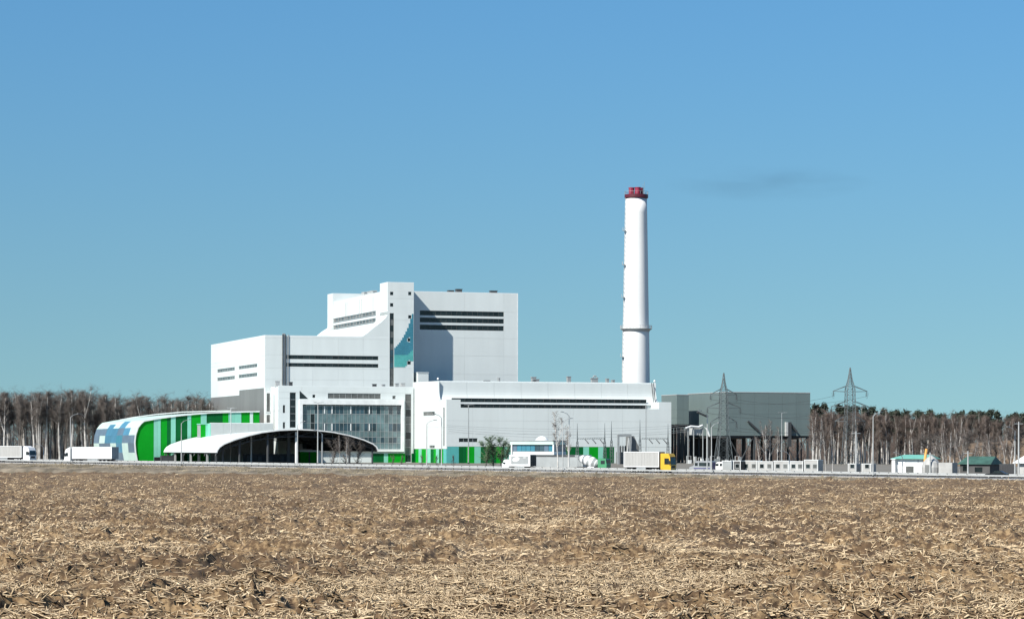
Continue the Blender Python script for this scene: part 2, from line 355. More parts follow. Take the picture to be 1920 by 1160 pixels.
def verge_grass():
    rng = np.random.RandomState(8); n = 60000
    t = rng.uniform(-130, 420, n); s_ = rng.uniform(FE-3, -1.0, n); keep = rng.rand(n) < np.clip(vnoise(t*.25, s_*.4)*2.4-.6, .05, 1); t, s_ = t[keep], s_[keep]; n = len(t)
    X = G1.x + RD.x*t + RN.x*s_; Y = G1.y + RD.y*t + RN.y*s_
    Z = np.interp(s_, [FE-3, FE, -9, -5, -1], [0, 0, 1, 1, 1]); zr = np.array([rz(q) for q in t])
    Z = np.where(s_ < FE, -.1, np.where(s_ < -9, (s_-FE)/(-9-FE)*(zr-1.1), zr + np.interp(s_, [-9, -5, -2.6, -1], [-1.1, -.65, -.28, -.12]))) - .05
    h = rng.uniform(.1, .5, n)**1.4+.05; wd = rng.uniform(.06, .3, n); az = rng.rand(n)*6.28
    b = np.stack([X, Y, Z], -1); vs = []
    for k in (0, 2.1, 4.2): vs.append(b + np.stack([np.cos(az+k)*wd, np.sin(az+k)*wd, 0*wd], -1))
    vs.append(b + np.stack([rng.normal(0, .12, n), rng.normal(0, .12, n), h], -1))
    v = np.stack(vs, 1).reshape(-1, 3); i = (np.arange(n)*4)[:, None]
    f = np.concatenate([i + np.array(k)[None, :] for k in ((0,1,3),(1,2,3),(2,0,3))], 0)
    o = link('verge_grass', np_mesh('verge_grass', v, f), None, 'grass_dry'); tag(o, 'dry low grass on the road embankment at the field edge', 'grass', kind='stuff')
verge_grass()
# hill of bare earth on the right
def hill():
    X0, Y0 = gx(2030, 870), 870; n = 60; vs = []
    for i in range(n):
        for j in range(n):
            x = -75 + 150*i/(n-1); y = -45 + 90*j/(n-1)
            e = max(0, 1 - (abs(x)/58)**2.2) * max(0, 1 - (y/42)**2)
            z = 9.5*e**.75*(.85+.3*float(vnoise(np.array(x*.09), np.array(y*.09)))) + .5*float(vnoise(np.array(x*.5), np.array(y*.5)))*e
            vs.append((X0+x, Y0+y, GZ - .3 + z))
    f = [(i*n+j, (i+1)*n+j, (i+1)*n+j+1, i*n+j+1) for i in range(n-1) for j in range(n-1)]
    o = link('hill', np_mesh('hill', vs, f), None, 'hill'); o['kind'] = 'structure'; o.data.shade_smooth()
hill()

# ================================================================== the plant
# ---- turbine hall: long low front building
def turbine_hall():
    u0, u1 = 0.0, uz(1258, 800, 0)[0]
    B = plant('turbine_hall', u0, 0, GZ, 'long low white hall with two dark window bands and curved set back upper wall', 'hall')
    zl = uz(1030, 765, 0)[1]; zeL = uz(850, 748.5, 0)[1]; zeR = uz(1247, 753.5, 0)[1]; vb = 44.0; vs = 8.2; vt = 10.6
    zt = uz(1030, 717.3, vt)[1]; zg = uz(1000, 837, 0)[1]
    ua = uz(863, 800, 0)[0]; ub = uz(1236, 800, 0)[0]
    c = MB(); c.box(u0, u1, 0, vb, GZ, zl-.05); c.box(u0, ua-.05, 0.02, vs+2, zl-.05, zeL-.05); c.box(ub+.05, u1, 0.02, vs+2, zl-.05, zeR-.05)
    c.box(u0+.02, u1-2.0, vt+.4, vb-.02, zl-.05, zt-.1); c.build('wall_core', 'core', B)
    MB().box(u0+.1, u1-3, vt+1.2, vb-.1, zt-.09, zt-.01).build('roof', 'roof_membrane', B)
    # lower front wall
    wl = [hf(860, 895, 821, 828.5, 0)]; zj = [zg] + steps(zg, zl, 3)
    facade(B, 'v', 0, u0, u1, zg, zl, wl, [round(k, 3) for k in steps(u0, u1, 9)], zj, 'cladding')
    for h in wl: window(B, 'v', 0, h, 4, 1)
    facade(B, 'v', 0, u0, ua, zl, zeL, [], [], [], 'cladding'); facade(B, 'v', 0, ub, u1, zl, zeR, [], [], [], 'cladding')
    facade(B, 'u', ub+.05, -.28, vs+1.5, zl-.05, zeR, [], [], [], 'cladding')
    # coloured base panels
    xs = [835, 845, 860, 867, 874, 882, 889, 901, 912, 930, 944, 960, 1000, 1040, 1085, 1093, 1104, 1121, 1131, 1151, 1180, 1215, 1258]
    cs = ['turquoise', 'turquoise', 'green_dark', 'green_dark', 'green', 'green', 'mint', 'green_dark', 'green_dark', 'green', 'mint', 'cladding', 'cladding', 'green_dark', 'green_dark', 'mint', 'green', 'mint', 'green_dark', 'cladding', 'cladding', 'cladding']
    for i, m in enumerate(cs):
        p, q = max(u0, uz(xs[i], 850, 0)[0]), min(u1, uz(xs[i+1], 850, 0)[0]); piece('base_panel', m, B, off(B), p+.02, q-.02, -T, .01, GZ, zg-.05)
    # curved set back upper wall, two window bands
    prof = []                                                # (v, z) from the ledge up
    zb = uz(1030, 770, vs)[1] - 1.5
    z1 = uz(1030, 755, vs)[1]
    for k in range(9):
        f = k/8; prof.append((vs + (vt-vs)*(1-(1-f)**5), z1 + (zt-z1)*f))
    P = [(vt+1.2, zt)] + [(p, q) for p, q in reversed(prof)] + [(vs, zb), (vt+1.2, zb)]
    n = 8; e = [u0+.25 + (u1-u0-3.0)*i/n for i in range(n+1)]
    for i in range(n): MB().prism_u(P, e[i]+.03, e[i+1]-.03).build('curved_panel', 'cladding', B)
    for (x0, x1, y0, y1, nx) in ((847, 1212, 747.2, 754.6, 30), (864, 1212, 758.6, 766.5, 29)):
        a0, a1, q0, q1 = hf(x0, x1, y0, y1, vs-.3); window(B, 'v', vs-.02, (a0, a1, q0, q1), nx, 1, fm='frame_dark', fw=.10, dep=.3)
    a0, a1, q0, q1 = hf(863, 1236, 754.9, 758.2, vs-.4); MB().box(a0, a1, vs-.5, vs-.02, q0, q1).build('window_strip', 'cladding_trim', B)
    # left end wall (faces the sun)
    zgl = vz(806, 841, u0)[1]
    wl = [hl(795, 816.5, 754, 761.2, u0), hl(795, 816.5, 771.5, 779, u0), hl(832.2, 835, 762, 836, u0), hl(806.5, 816.5, 834.5, 840, u0)]
    facade(B, 'u', u0, -.3, vb, zgl, zl, wl, [round(k, 3) for k in steps(0, vb, 4)], [zl-7], 'cladding')
    for h, k in zip(wl, (3, 3, 1, 2)): window(B, 'u', u0, h, k, 1, glass='glass_grey')
    facade(B, 'u', u0, -.3, vs+.6, zl, zeL, [], [], [], 'cladding')
    endp = [(vs-.4, zl)] + [(p-.9, q) for i, (p, q) in enumerate(prof)] + [(vb, zt+.3), (vb, zl)]
    MB().prism_u([(p, q+.25*(q > zl+1)) for p, q in endp], u0-.3, u0).build('end_wall', 'cladding', B)
    endp2 = [(vs+.2, zl)] + [(p, q+.4) for p, q in prof] + [(vb, zt+.4), (vb, zl)]
    MB().prism_u(endp2, u1-2.6, u1-1.9).build('end_wall', 'cladding_trim', B)
    zz = [GZ, zgl-.05]; k = [-.3, 3.5, 6, 9, 13, 16, 20, 26, 32, 36, 40, vb]
    for i in range(len(k)-1): piece('base_panel', ['turquoise', 'green', 'green_dark', 'mint', 'green', 'green_dark', 'mint', 'green', 'mint', 'green', 'green_dark'][i], B, off(B), u0-T, u0+.01, k[i]+.02, k[i+1]-.02, *zz)
    # roof edge, vents, pipes
    MB().box(u0, u1-2.7, vt+.5, vt+1.1, zt, zt+.35).build('parapet', 'cladding_trim', B)
    for x, hgt, wd in ((1000, 1.3, 1.6), (1004, .8, 2.2), (1066, 1.5, 1.3), (1114, 1.2, 2.4), (1138, 1.1, .9), (1149, .8, .9), (912, .4, 2.0), (935, 1.0, .5)):
        u, _ = uz(x, 715, vt+8); MB().box(u-wd/2, u+wd/2, vt+7, vt+8.5, zt-.1, zt+hgt*1.6).box(u-wd*.6, u+wd*.6, vt+6.9, vt+8.6, zt+hgt*1.6, zt+hgt*1.6+.25).build('roof_vent', 'steel', B)
    u, _ = uz(1119, 714, vt+8); MB().tube([(u, vt+8, zt-.1), (u, vt+8, zt+2.4), (u-.4, vt+8, zt+2.9), (u-1.2, vt+8, zt+2.9), (u-1.5, vt+8, zt+2.3)], .28, 8).build('vent_pipe', 'steel', B)
    for x in (1225.5, 1229): u, _ = uz(x, 735, vs-.6); MB().tube([(u, vt-.9, zt+.3), (u, vt-2.6, z1+2), (u, vs-.5, z1-.4)], .16, 6).build('drain_pipe', 'steel_dark', B)
    for uu, v_ in ((u0-.1, vt+.6), (u1-2.2, vt+.6)): MB().lathe([(.01, zt+.6), (.35, zt+.75), (.45, zt+1.0), (.3, zt+1.35), (.02, zt+1.45)], 10, (uu, v_)).build('roof_lamp', 'frame_white', B)
turbine_hall()

# ---- office block with the big glazed front
VO = 42.0
def office():
    u0, u1 = uz(523, 800, VO)[0], uz(775, 800, VO)[0]
    B = plant('office_block', u0, VO, GZ, 'white office block with a wide framed glass front and green base', 'office block')
    zt = uz(640, 725, VO)[1]; zg = uz(730, 843, VO)[1]
    MB().box(u0, u1, VO, 54.5, GZ, zt-.1).build('wall_core', 'core', B)
    H = {'strip': hf(543, 554.5, 735.5, 801.5, VO), 's1': hf(530, 534.5, 759, 774, VO), 's2': hf(530, 534.5, 791, 803, VO), 'sq': hf(585.5, 591, 739.5, 745.5, VO),
         'band': hf(614.5, 713.5, 737.3, 747.2, VO), 'sq2': hf(735.5, 741.5, 741.5, 747.8, VO), 'rs': hf(759.3, 770.8, 738.5, 866, VO)}
    gl = hf(566, 751, 758.5, 841.5, VO)
    tr = hf(561.5, 578, 732, 747.5, VO)
    facade(B, 'v', VO, u0, u1, GZ, zt, list(H.values()) + [gl, tr], [round(k, 3) for k in (u0+8.4, u0+48.2)], [zt-2.2, gl[3]+2.2], 'cladding')
    window(B, 'v', VO, H['strip'], 1, 5, glass='glass_dark'); window(B, 'v', VO, H['s1'], 1, 1); window(B, 'v', VO, H['s2'], 1, 1); window(B, 'v', VO, H['sq'], 1, 1)
    window(B, 'v', VO, H['band'], 9, 1, glass='glass_grey'); window(B, 'v', VO, H['sq2'], 1, 1, glass='glass_grey')
    window(B, 'v', VO, H['rs'], 1, 9, glass=lambda i, j: 'glass_grey' if j % 3 else 'glass_dark')
    # triangular window: pane and its upper white fill
    MB().prism_v([(tr[0], tr[2]), (tr[1], tr[2]), (tr[0], tr[3])], VO-.1, VO-.02).build('window', 'glass_dark', B)
    MB().prism_v([(tr[1], tr[2]), (tr[1], tr[3]), (tr[0], tr[3])], VO-T, VO-.02).build('panel', 'cladding', B)
    # glass front: frame, mullions, panes row by row
    a0, a1, z0, z1 = gl; fb = MB(); D = 1.3
    fb.box(a0-1.1, a1+1.1, VO-D, VO-T-.01, z1, z1+1.9).box(a1, a1+1.1, VO-D, VO-T-.01, z0-.9, z1).box(a0-1.1, a0, VO-D, VO-T-.01, z0-.9, z1).box(a0, a1, VO-D, VO-T-.01, z0-.9, z0)
    fb.build('glass_surround', 'frame_white', B)
    cols = 24; rows = [z0, z0+(z1-z0)*.14, z0+(z1-z0)*.27, z0+(z1-z0)*.40, z0+(z1-z0)*.585, z0+(z1-z0)*.79, z0+(z1-z0)*.97, z1]
    rowm = ['glass_teal', 'glass_blue', 'glass_teal', 'glass_blue', 'glass_teal', 'glass_blue', 'glass_dark']
    rnd = random.Random(4); mb = MB(); cw = (a1-a0)/cols
    W = None
    for i in range(cols+1): mb.box(a0+cw*i-.05, a0+cw*i+.05, VO-.42, VO-.26, z0, z1)
    for z in rows[1:-1]:
        for i in range(cols): mb.box(a0+cw*i+.05, a0+cw*(i+1)-.05, VO-.40, VO-.27, z-.06, z+.06)
    W = mb.build('curtain_wall', 'frame_grey', B)
    for i in range(cols):
        for j in range(len(rows)-1):
            m = rowm[j]
            if i >= 18: m = 'glass_teal' if m == 'glass_blue' and rnd.random() < .6 else m
            elif i < 3: m = 'glass_teal' if rnd.random() < .7 else 'glass_dark'
            elif m == 'glass_blue' and rnd.random() < .2: m = 'glass_teal'
            piece('pane', m, W, off(B), a0+cw*i+.04, a0+cw*(i+1)-.04, VO-.34, VO-.28, rows[j]+.05, rows[j+1]-.05)
    for x in (608, 622, 657, 692): p = uz(x, 780, VO)[0]; piece('blind_strip', 'frame_white', W, off(B), p-.18, p+.18, VO-.5, VO-.43, rows[5]+.1, rows[6]-.1); piece('blind_strip', 'frame_white', W, off(B), p-.18, p+.18, VO-.5, VO-.43, rows[3]+.3, rows[4]-.2)
    # green base below the glass
    ks = [696, 704, 712, 719, 727, 738, 748, 759]
    for i in range(7):
        p, q = uz(ks[i], 855, VO)[0], uz(ks[i+1], 855, VO)[0]
        piece('base_panel', ['green_dark', 'green_dark', 'green_dark', 'mint', 'green', 'green', 'green'][i], B, off(B), p+.02, q-.02, VO-.5, VO-T-.01, GZ, zg-1.3)
    for p, q, m in ((771, 775, 'green_dark'),): p, q = uz(p, 855, VO)[0], uz(q, 855, VO)[0]; piece('base_panel', m, B, off(B), p, q, VO-.5, VO-T-.01, GZ, zg-1.3)
    # lit left side
    facade(B, 'u', u0, VO-.3, 54.4, GZ, zt, [], [VO+6], [zt-9, zt-18], 'cladding')
    q = vz(516, 750, u0)[0]; MB().tube([(u0-.5, q, zt-3), (u0-.5, q, GZ+9)], .09, 6).build('drain_pipe', 'steel', B)
    # roof edge boxes
    MB().box(u0-.3, u1, VO-.3, VO+.3, zt, zt+.25).build('parapet', 'cladding_trim', B)
    for x, wd, hh, m in ((545, 1.2, 1.0, 'steel_dark'), (702, 1.4, .55, 'steel_dark'), (719, 1.1, .45, 'steel'), (744, 1.2, .9, 'steel'), (755.5, 1.5, 1.0, 'steel_light'), (520, 1.6, 1.3, 'steel_light')):
        u, _ = uz(x, 722, VO+4); MB().box(u-wd/2, u+wd/2, VO+3.4, VO+4.6, zt-.1, zt+hh+.6).box(u-wd*.6, u+wd*.6, VO+3.3, VO+4.7, zt+hh+.6, zt+hh+.75).build('roof_vent', m, B)
office()

# ---- bunker hall on the left
VB = 55.0; HALL = {}
def bunker():
    u0, u1 = uz(498, 700, VB)[0], uz(728, 640, VB)[0]
    vb = vz(397, 680, u0)[0]
    B = plant('bunker_hall', u0, VB, GZ, 'big white hall with four grey strip windows above a stepped grey base', 'hall')
    zt = uz(600, 631, VB)[1]; HALL.update(u0=u0, u1=u1, zt=zt, vb=vb)
    MB().box(u0, u1, VB, vb, GZ, zt-.15).build('wall_core', 'core', B); MB().box(u0+.5, u1-.2, VB+.5, vb-.1, zt-.14, zt-.02).build('roof', 'roof_membrane', B)
    holes = [hf(536.5, 709, 666.3, 673.8, VB), hf(536.5, 709, 681, 688, VB)]
    facade(B, 'v', VB, u0, u1, GZ, zt, holes, [round(u0+8.2, 3)] + [round(k, 3) for k in steps(u0+8.2, u1, 4)], [zt-.7, uz(600, 666.3, VB)[1]+.002, uz(600, 690.5, VB)[1], uz(600, 712, VB)[1]], 'cladding')
    for h in holes: window(B, 'v', VB, h, 16, 1, fm='frame_dark', fw=.1)
    # left side: white above, stepped grey base
    g1 = vz(423, 743, u0)[1]; g2 = vz(474, 729, u0)[1]; vst = vz(450, 735, u0)[0]
    hs_ = [hl(408.7, 441.6, 690, 696.5, u0), hl(448.6, 483.7, 683.8, 690.2, u0), hl(408.7, 441.6, 706, 712.5, u0), hl(448.6, 483.7, 700.4, 707, u0)]
    zj = [zt-.7, zt-9, hs_[1][3]+2.5]
    facade(B, 'u', u0, vst, vb, g1, zt, hs_, [round(k, 3) for k in steps(vst, vb, 3)], zj, 'cladding')
    facade(B, 'u', u0, VB-.3, vst, g2, zt, hs_, [round(k, 3) for k in steps(VB, vst, 3)], zj, 'cladding')
    for h in hs_: window(B, 'u', u0, h, 7, 1, glass='glass_grey', fw=.15)
    facade(B, 'u', u0, vst, vb, GZ, g1, [], [round(k, 3) for k in steps(vst, vb, 5)], [], 'grey_clad'); facade(B, 'u', u0, VB+1.2, vst, GZ, g2, [], [round(k, 3) for k in steps(VB, vst, 5)], [], 'grey_clad')
    piece('corner_trim', 'frame_white', B, off(B), u0-T-.02, u0+.01, VB-.3, VB+1.18, GZ, g2)
    # grey glazed panels by the corner
    for x0, x1 in ((498.2, 507.2),):
        for y0, y1 in ((735.5, 772.5), (776, 793)): h = hf(x0+.4, x1, y0, y1, VB-.33); window(B, 'v', VB-T-.02, h, 1, 1, glass='glass_grey', fm='frame_white', fw=.25)
    # pipes on the front and roof edge
    for x, m in ((530.2, 'steel_dark'), (534.8, 'steel_dark'), (540, 'steel')): u, _ = uz(x, 680, VB-.6); MB().tube([(u, VB-.6, zt+.7), (u, VB-.6, uz(535, 722, VB)[1])], .15 if m == 'steel' else .22, 8).build('drain_pipe', m, B)
    u, _ = uz(532, 625, VB); MB().box(u-.5, u+.5, VB-.5, VB+.4, zt+.05, zt+1.0).build('pipe_hood', 'steel', B)
    MB().box(u0-.3, u1-.1, VB-.3, VB+.4, zt, zt+.3).build('parapet', 'cladding_trim', B)
    MB().box(u0-.32, u0+.4, VB+.42, vb, zt, zt+.3).build('parapet', 'cladding_trim', B)
bunker()

# ---- boiler house: flared left wall, stair tower, right block
def boiler():
    zt = HALL['zt']; VT = VB                                  # tower front lies in the same plane as the bunker hall
    u0, u1 = uz(728, 560, VT)[0], uz(775.5, 560, VT)[0]; top = uz(750, 530.5, VT)[1]; dep = 11.0
    B = plant('boiler_house', u0, VT, GZ, 'tall white boiler house with square windowed stair tower and stepped blue tile mosaic', 'boiler house')
    c = MB(); c.box(u0, u1, VT, VT+dep, GZ, top-.1)
    c.build('tower_core', 'cladding_trim', B)
    sq = [hf(731, 737.2, 547, 553.3, VT), hf(731, 737.2, 568.3, 574.8, VT), hf(765, 771, 547, 553.5, VT), hf(765, 771, 590.8, 597, VT), hf(764, 770, 634, 640, VT), hf(763.5, 770, 677, 683.2, VT)]
    st = hf(730.3, 738, 587, 724, VT)
    facade(B, 'v', VT, u0, u1, GZ, top, sq+[st], [], [zt-.7] + [uz(750, y, VT)[1] for y in (560, 600, 690)], 'cladding')
    for h in sq: window(B, 'v', VT, h, 1, 1, fm='frame_dark', fw=.1)
    window(B, 'v', VT, st, 1, 12, glass=lambda i, j: ['glass_grey', 'glass_grey', 'glass_grey', 'glass_blue', 'glass_blue', 'glass_blue', 'glass_grey', 'glass_dark', 'glass_grey', 'glass_dark', 'glass_grey', 'glass_dark'][j], fm='frame_dark')
    facade(B, 'u', u0, VT-.3, VT+dep, zt-4, top, [], [], [top-10], 'cladding')
    MB().box(u0-.3, u1+.02, VT-.3, VT+dep, top, top+.3).build('parapet', 'cladding_trim', B)
    # mosaic: stepped columns of blue tiles over turquoise
    xs = np.linspace(738.6, 774.5, 13)
    topy = [652, 649, 645.5, 642, 637.5, 632.5, 627, 621, 614.5, 606, 597, 588]
    midy = [665.3]*9 + [662, 658.5, 656]; boty = [688, 688, 688, 688, 688, 688, 688, 685.5, 684.8, 676.5, 676.5, 676.5]
    def tile(i, y0, y1, m):
        p, q = uz(xs[i], 640, VT)[0], uz(xs[i+1], 640, VT)[0]; za, zb_ = uz(756, y1, VT)[1], uz(756, y0, VT)[1]
        if not any(h[0] < (p+q)/2 < h[1] and h[2]-.3 < (za+zb_)/2 < h[3]+.3 for h in sq): piece('tile', m, B, off(B), p, q-.02, VT-T-.06, VT-T-.004, za, zb_-.02)
    for i in range(12):
        ys = list(np.arange(topy[i], midy[i]-2, 3.2)) + [midy[i]]
        for y0, y1 in zip(ys, ys[1:]): tile(i, y0, y1, 'tile_blue')
        ys = np.linspace(midy[i], boty[i], 8)
        for y0, y1 in zip(ys, ys[1:]): tile(i, y0, y1, 'turquoise')
    # flare at the foot of the tower's left side: profile in the front plane
    fl = [uz(x, y, VT) for x, y in ((727.6, 584), (726.5, 590), (722, 596.5), (713, 605), (700, 614.5), (689, 624), (677, 632.2))]
    MB().prism_v([(u0-.31, fl[0][1])] + [(min(p, u0-.31), q) for p, q in fl[1:]] + [(u0-.31, zt+.32)], VT-.3, VT+dep).build('flare_wall', 'cladding', B)
    # long left wall running back, flared like the tower; lies between the tower and the back end piece
    zr = uz(716, 546, VT+dep)[1]; vbk = vz(623, 600, u0-.3)[0]; fs = [(p-.2 if i else u0+.4, q) for i, (p, q) in enumerate(fl)]
    ul = u0 + .5
    zs1 = vz(660, 622, ul)[1]
    body = [(ul, zr), (ul, fl[3][1]-.6), (ul-1.6, fl[4][1]-.4), (ul-5.5, fl[5][1]-.6), (fl[6][0]+.9, zt+.33), (u1+5, zt+.33), (u1+5, zr)]
    MB().prism_v(body, VT+dep+.02, vbk).build('side_wall', 'cladding', B)
    wv = [(hl(624, 705, 590, 597.2, ul)), hl(624, 705, 603, 610, ul)]
    for h in wv:
        v0, v1, z0, z1 = h; window(B, 'u', ul-.02, (max(v0, VT+dep+1), v1, z0, z1), 14, 1, glass='glass_grey', fw=.15, dep=.3)
    for x in (648, 651, 674, 678, 700): v_, z_ = vz(x, 570, ul); MB().box(ul-.2, ul, v_-.12, v_+.12, zr-8-.5, zr-1.5).build('rain_strip', 'steel_light', B)
    # back end piece, taller
    dz = 1.0; tb = vz(618, 551.5, ul)[1]
    P = [(ul-.6, tb), (ul-.6, fl[1][1]-1), (ul-3, fl[2][1]-1.2), (ul-8, fl[4][1]-1.5), (fl[6][0], zt+.33), (u1+4, zt+.33), (u1+4, tb)]
    MB().prism_v(P, vbk+.02, vbk+9).build('end_tower', 'cladding', B)
    # right block
    VR = VT + 9.4
    ur0, ur1 = u1-.02, uz(970.5, 620, VR)[0]; tz = uz(875, 549.3, VR)[1]; vbb = VR+40
    MB().box(u0+1, ur1, VR, vbb, GZ, tz-.1).build('block_core', 'cladding_trim', B)
    hb = [hf(786.8, 944.3, 583.3, 592.3, VR), hf(786.8, 944.3, 596.4, 605.4, VR), hf(786.8, 944, 609.7, 619, VR)]
    zj = [uz(875, y, VR)[1] for y in (633.6, 667, 701.5)] + [hb[0][3]+.002]
    facade(B, 'v', VR, u1+.2, ur1, zt-28, tz, hb, [round(uz(x, 600, VR)[0], 3) for x in (871, 944.3)], zj, 'cladding')
    for h in hb: window(B, 'v', VR, h, 16, 1, fm='frame_dark', fw=.1)
    MB().box(u1+.2, ur1+.02, VR-.3, VR+.4, tz, tz+.3).build('parapet', 'cladding_trim', B)
    MB().box(ur1-.3, ur1+.05, VR-.34, VR-.305, zt-28, tz).build('corner_trim', 'frame_white', B)
    for x, wd, hh in ((845, 2.2, .7), (860, 2.2, 1.5), (925, 2.6, 1.0)):
        u, _ = uz(x, 545, VR+6); MB().box(u-wd/2, u+wd/2, VR+5, VR+7, tz-.1, tz+hh*.7+.6).box(u-wd*.58, u+wd*.58, VR+4.9, VR+7.1, tz+hh*.7+.6, tz+hh*.7+.8).build('roof_vent', 'steel_dark', B)
    for x, wd, hh in ((697, 2.0, 1.4), (684, 1.0, 1.6)):
        v_, _ = vz(x, 545, ul+3); MB().box(ul+2.2, ul+4, v_-wd*2, v_+wd*2, zr-.1, zr+hh).box(ul+2.1, ul+4.1, v_-wd*2.2, v_+wd*2.2, zr+hh, zr+hh+.2).build('roof_vent', 'steel_light', B)
    # small plant box at the tower's foot
    a0, a1, q0, q1 = hf(778.5, 798, 699.5, 718, VT+2); MB().box(a0, a1, VT-2, VT+8, q0-4, q1).box(a0-.15, a1+.15, VT-2.15, VT+8.1, q1, q1+.3).build('stair_head', 'cladding', B)
boiler()

# ---- chimney
def chimney():
    Y = 1045.0; c = at(1192.5, 718, Y); k = Y/F
    rad = lambda x0, x1: (x1-x0)/2*k; z = lambda y: CZ + (HY + ROLL*(1192-HX) - y)*k
    B = empty('chimney', (c.x, c.y, GZ), 0, 'very tall tapering white chimney with a dark red flue cap', 'chimney')
    m = MB(); base = rad(1165, 1220)
    prof = [(base, 0), (rad(1166.5, 1218.3), z(718)-GZ), (rad(1167.3, 1216.6), z(622)-GZ), (rad(1168.2, 1216.0), z(610)-GZ), (rad(1171, 1214.6), z(480)-GZ), (rad(1173.4, 1213), z(372)-GZ)]
    pr = []
    for i in range(len(prof)-1):
        for q in range(4): f = q/4; pr.append((prof[i][0]*(1-f)+prof[i+1][0]*f, prof[i][1]*(1-f)+prof[i+1][1]*f))
    m.lathe(pr+[prof[-1]], 48).build('shaft', 'concrete', B, smooth=True)
    zp = z(616)-GZ; r = rad(1167.5, 1216.2)
    p = MB().lathe([(r-.05, zp-1.6), (r+.35, zp-.7), (r+1.15, zp-.15), (r+1.15, zp), (r-.05, zp)], 40).build('platform', 'steel_light', B)
    h = MB()
    for q in range(28): a_ = q*6.283/28; h.tube([((r+1.1)*math.cos(a_), (r+1.1)*math.sin(a_), zp), ((r+1.1)*math.cos(a_), (r+1.1)*math.sin(a_), zp+1.2)], .06, 4)
    for zz in (.6, 1.2): h.tube([((r+1.1)*math.cos(q*6.283/40), (r+1.1)*math.sin(q*6.283/40), zp+zz) for q in range(41)], .06, 4)
    h.build('railing', 'steel_light', p, off=(0, 0, 0))
    zc = z(371.5)-GZ; r = rad(1173.4, 1213)
    p = MB().lathe([(r+.02, zc-.3), (r+.5, zc+.1), (r+.5, zc+1.3), (r-.3, zc+1.35)], 40).build('cap_ring', 'red_dark', B)
    h = MB()
    for q in range(20): a_ = q*6.283/20; h.tube([((r+.45)*math.cos(a_), (r+.45)*math.sin(a_), zc+1.3), ((r+.45)*math.cos(a_), (r+.45)*math.sin(a_), zc+2.5)], .05, 4)
    h.tube([((r+.45)*math.cos(q*6.283/40), (r+.45)*math.sin(q*6.283/40), zc+2.5) for q in range(41)], .06, 4); h.build('railing', 'steel', p, off=(0, 0, 0))
    zt_ = z(352)-GZ
    for dx, dy in ((-1.9, -.2), (.45, -1.6), (1.7, .9)): MB().lathe([(1.12, zc+1.2), (1.12, zt_-.35), (1.22, zt_-.3), (1.22, zt_), (.95, zt_), (.95, zt_-1)], 20, (dx, dy)).build('flue', 'red', B)
    for dx, dy, hh in ((3.1, -1, 3.2), (2.5, -2, 2.2), (-2.6, -2, 1.6)): MB().tube([(dx, dy, zc+1.2), (dx, dy, zt_+hh-1)], .05, 4).build('lightning_rod', 'steel', B)
    # ladder with rest platforms up the left side
    la = R(200); lad = MB(); bx_ = []
    def rr(zz): return np.interp(zz, [q[1] for q in prof], [q[0] for q in prof])
    for y in np.linspace(712, 374, 40):
        zz = z(y)-GZ; q = rr(zz)+.45; lad.box(q*math.cos(la)-.25, q*math.cos(la)+.1, q*math.sin(la)-.35, q*math.sin(la)+.35, zz-.05, zz+.05)
    pts = [((rr(z(y)-GZ)+.5)*math.cos(la), (rr(z(y)-GZ)+.5)*math.sin(la), z(y)-GZ) for y in np.linspace(714, 372, 12)]
    lad.tube(pts, .12, 5); lo = lad.build('ladder', 'steel_light', B, off=(0, 0, 0))
    for y in (430, 494, 555, 666): zz = z(y)-GZ; q = rr(zz)+.7; MB().box(q*math.cos(la)-.6, q*math.cos(la)+.6, q*math.sin(la)-.9, q*math.sin(la)+.9, zz-.7, zz-.55).box(q*math.cos(la)-.62, q*math.cos(la)-.5, q*math.sin(la)-.9, q*math.sin(la)+.9, zz-.55, zz+.6).build('rest_platform', 'steel_light', lo, off=(0, 0, 0))
chimney()

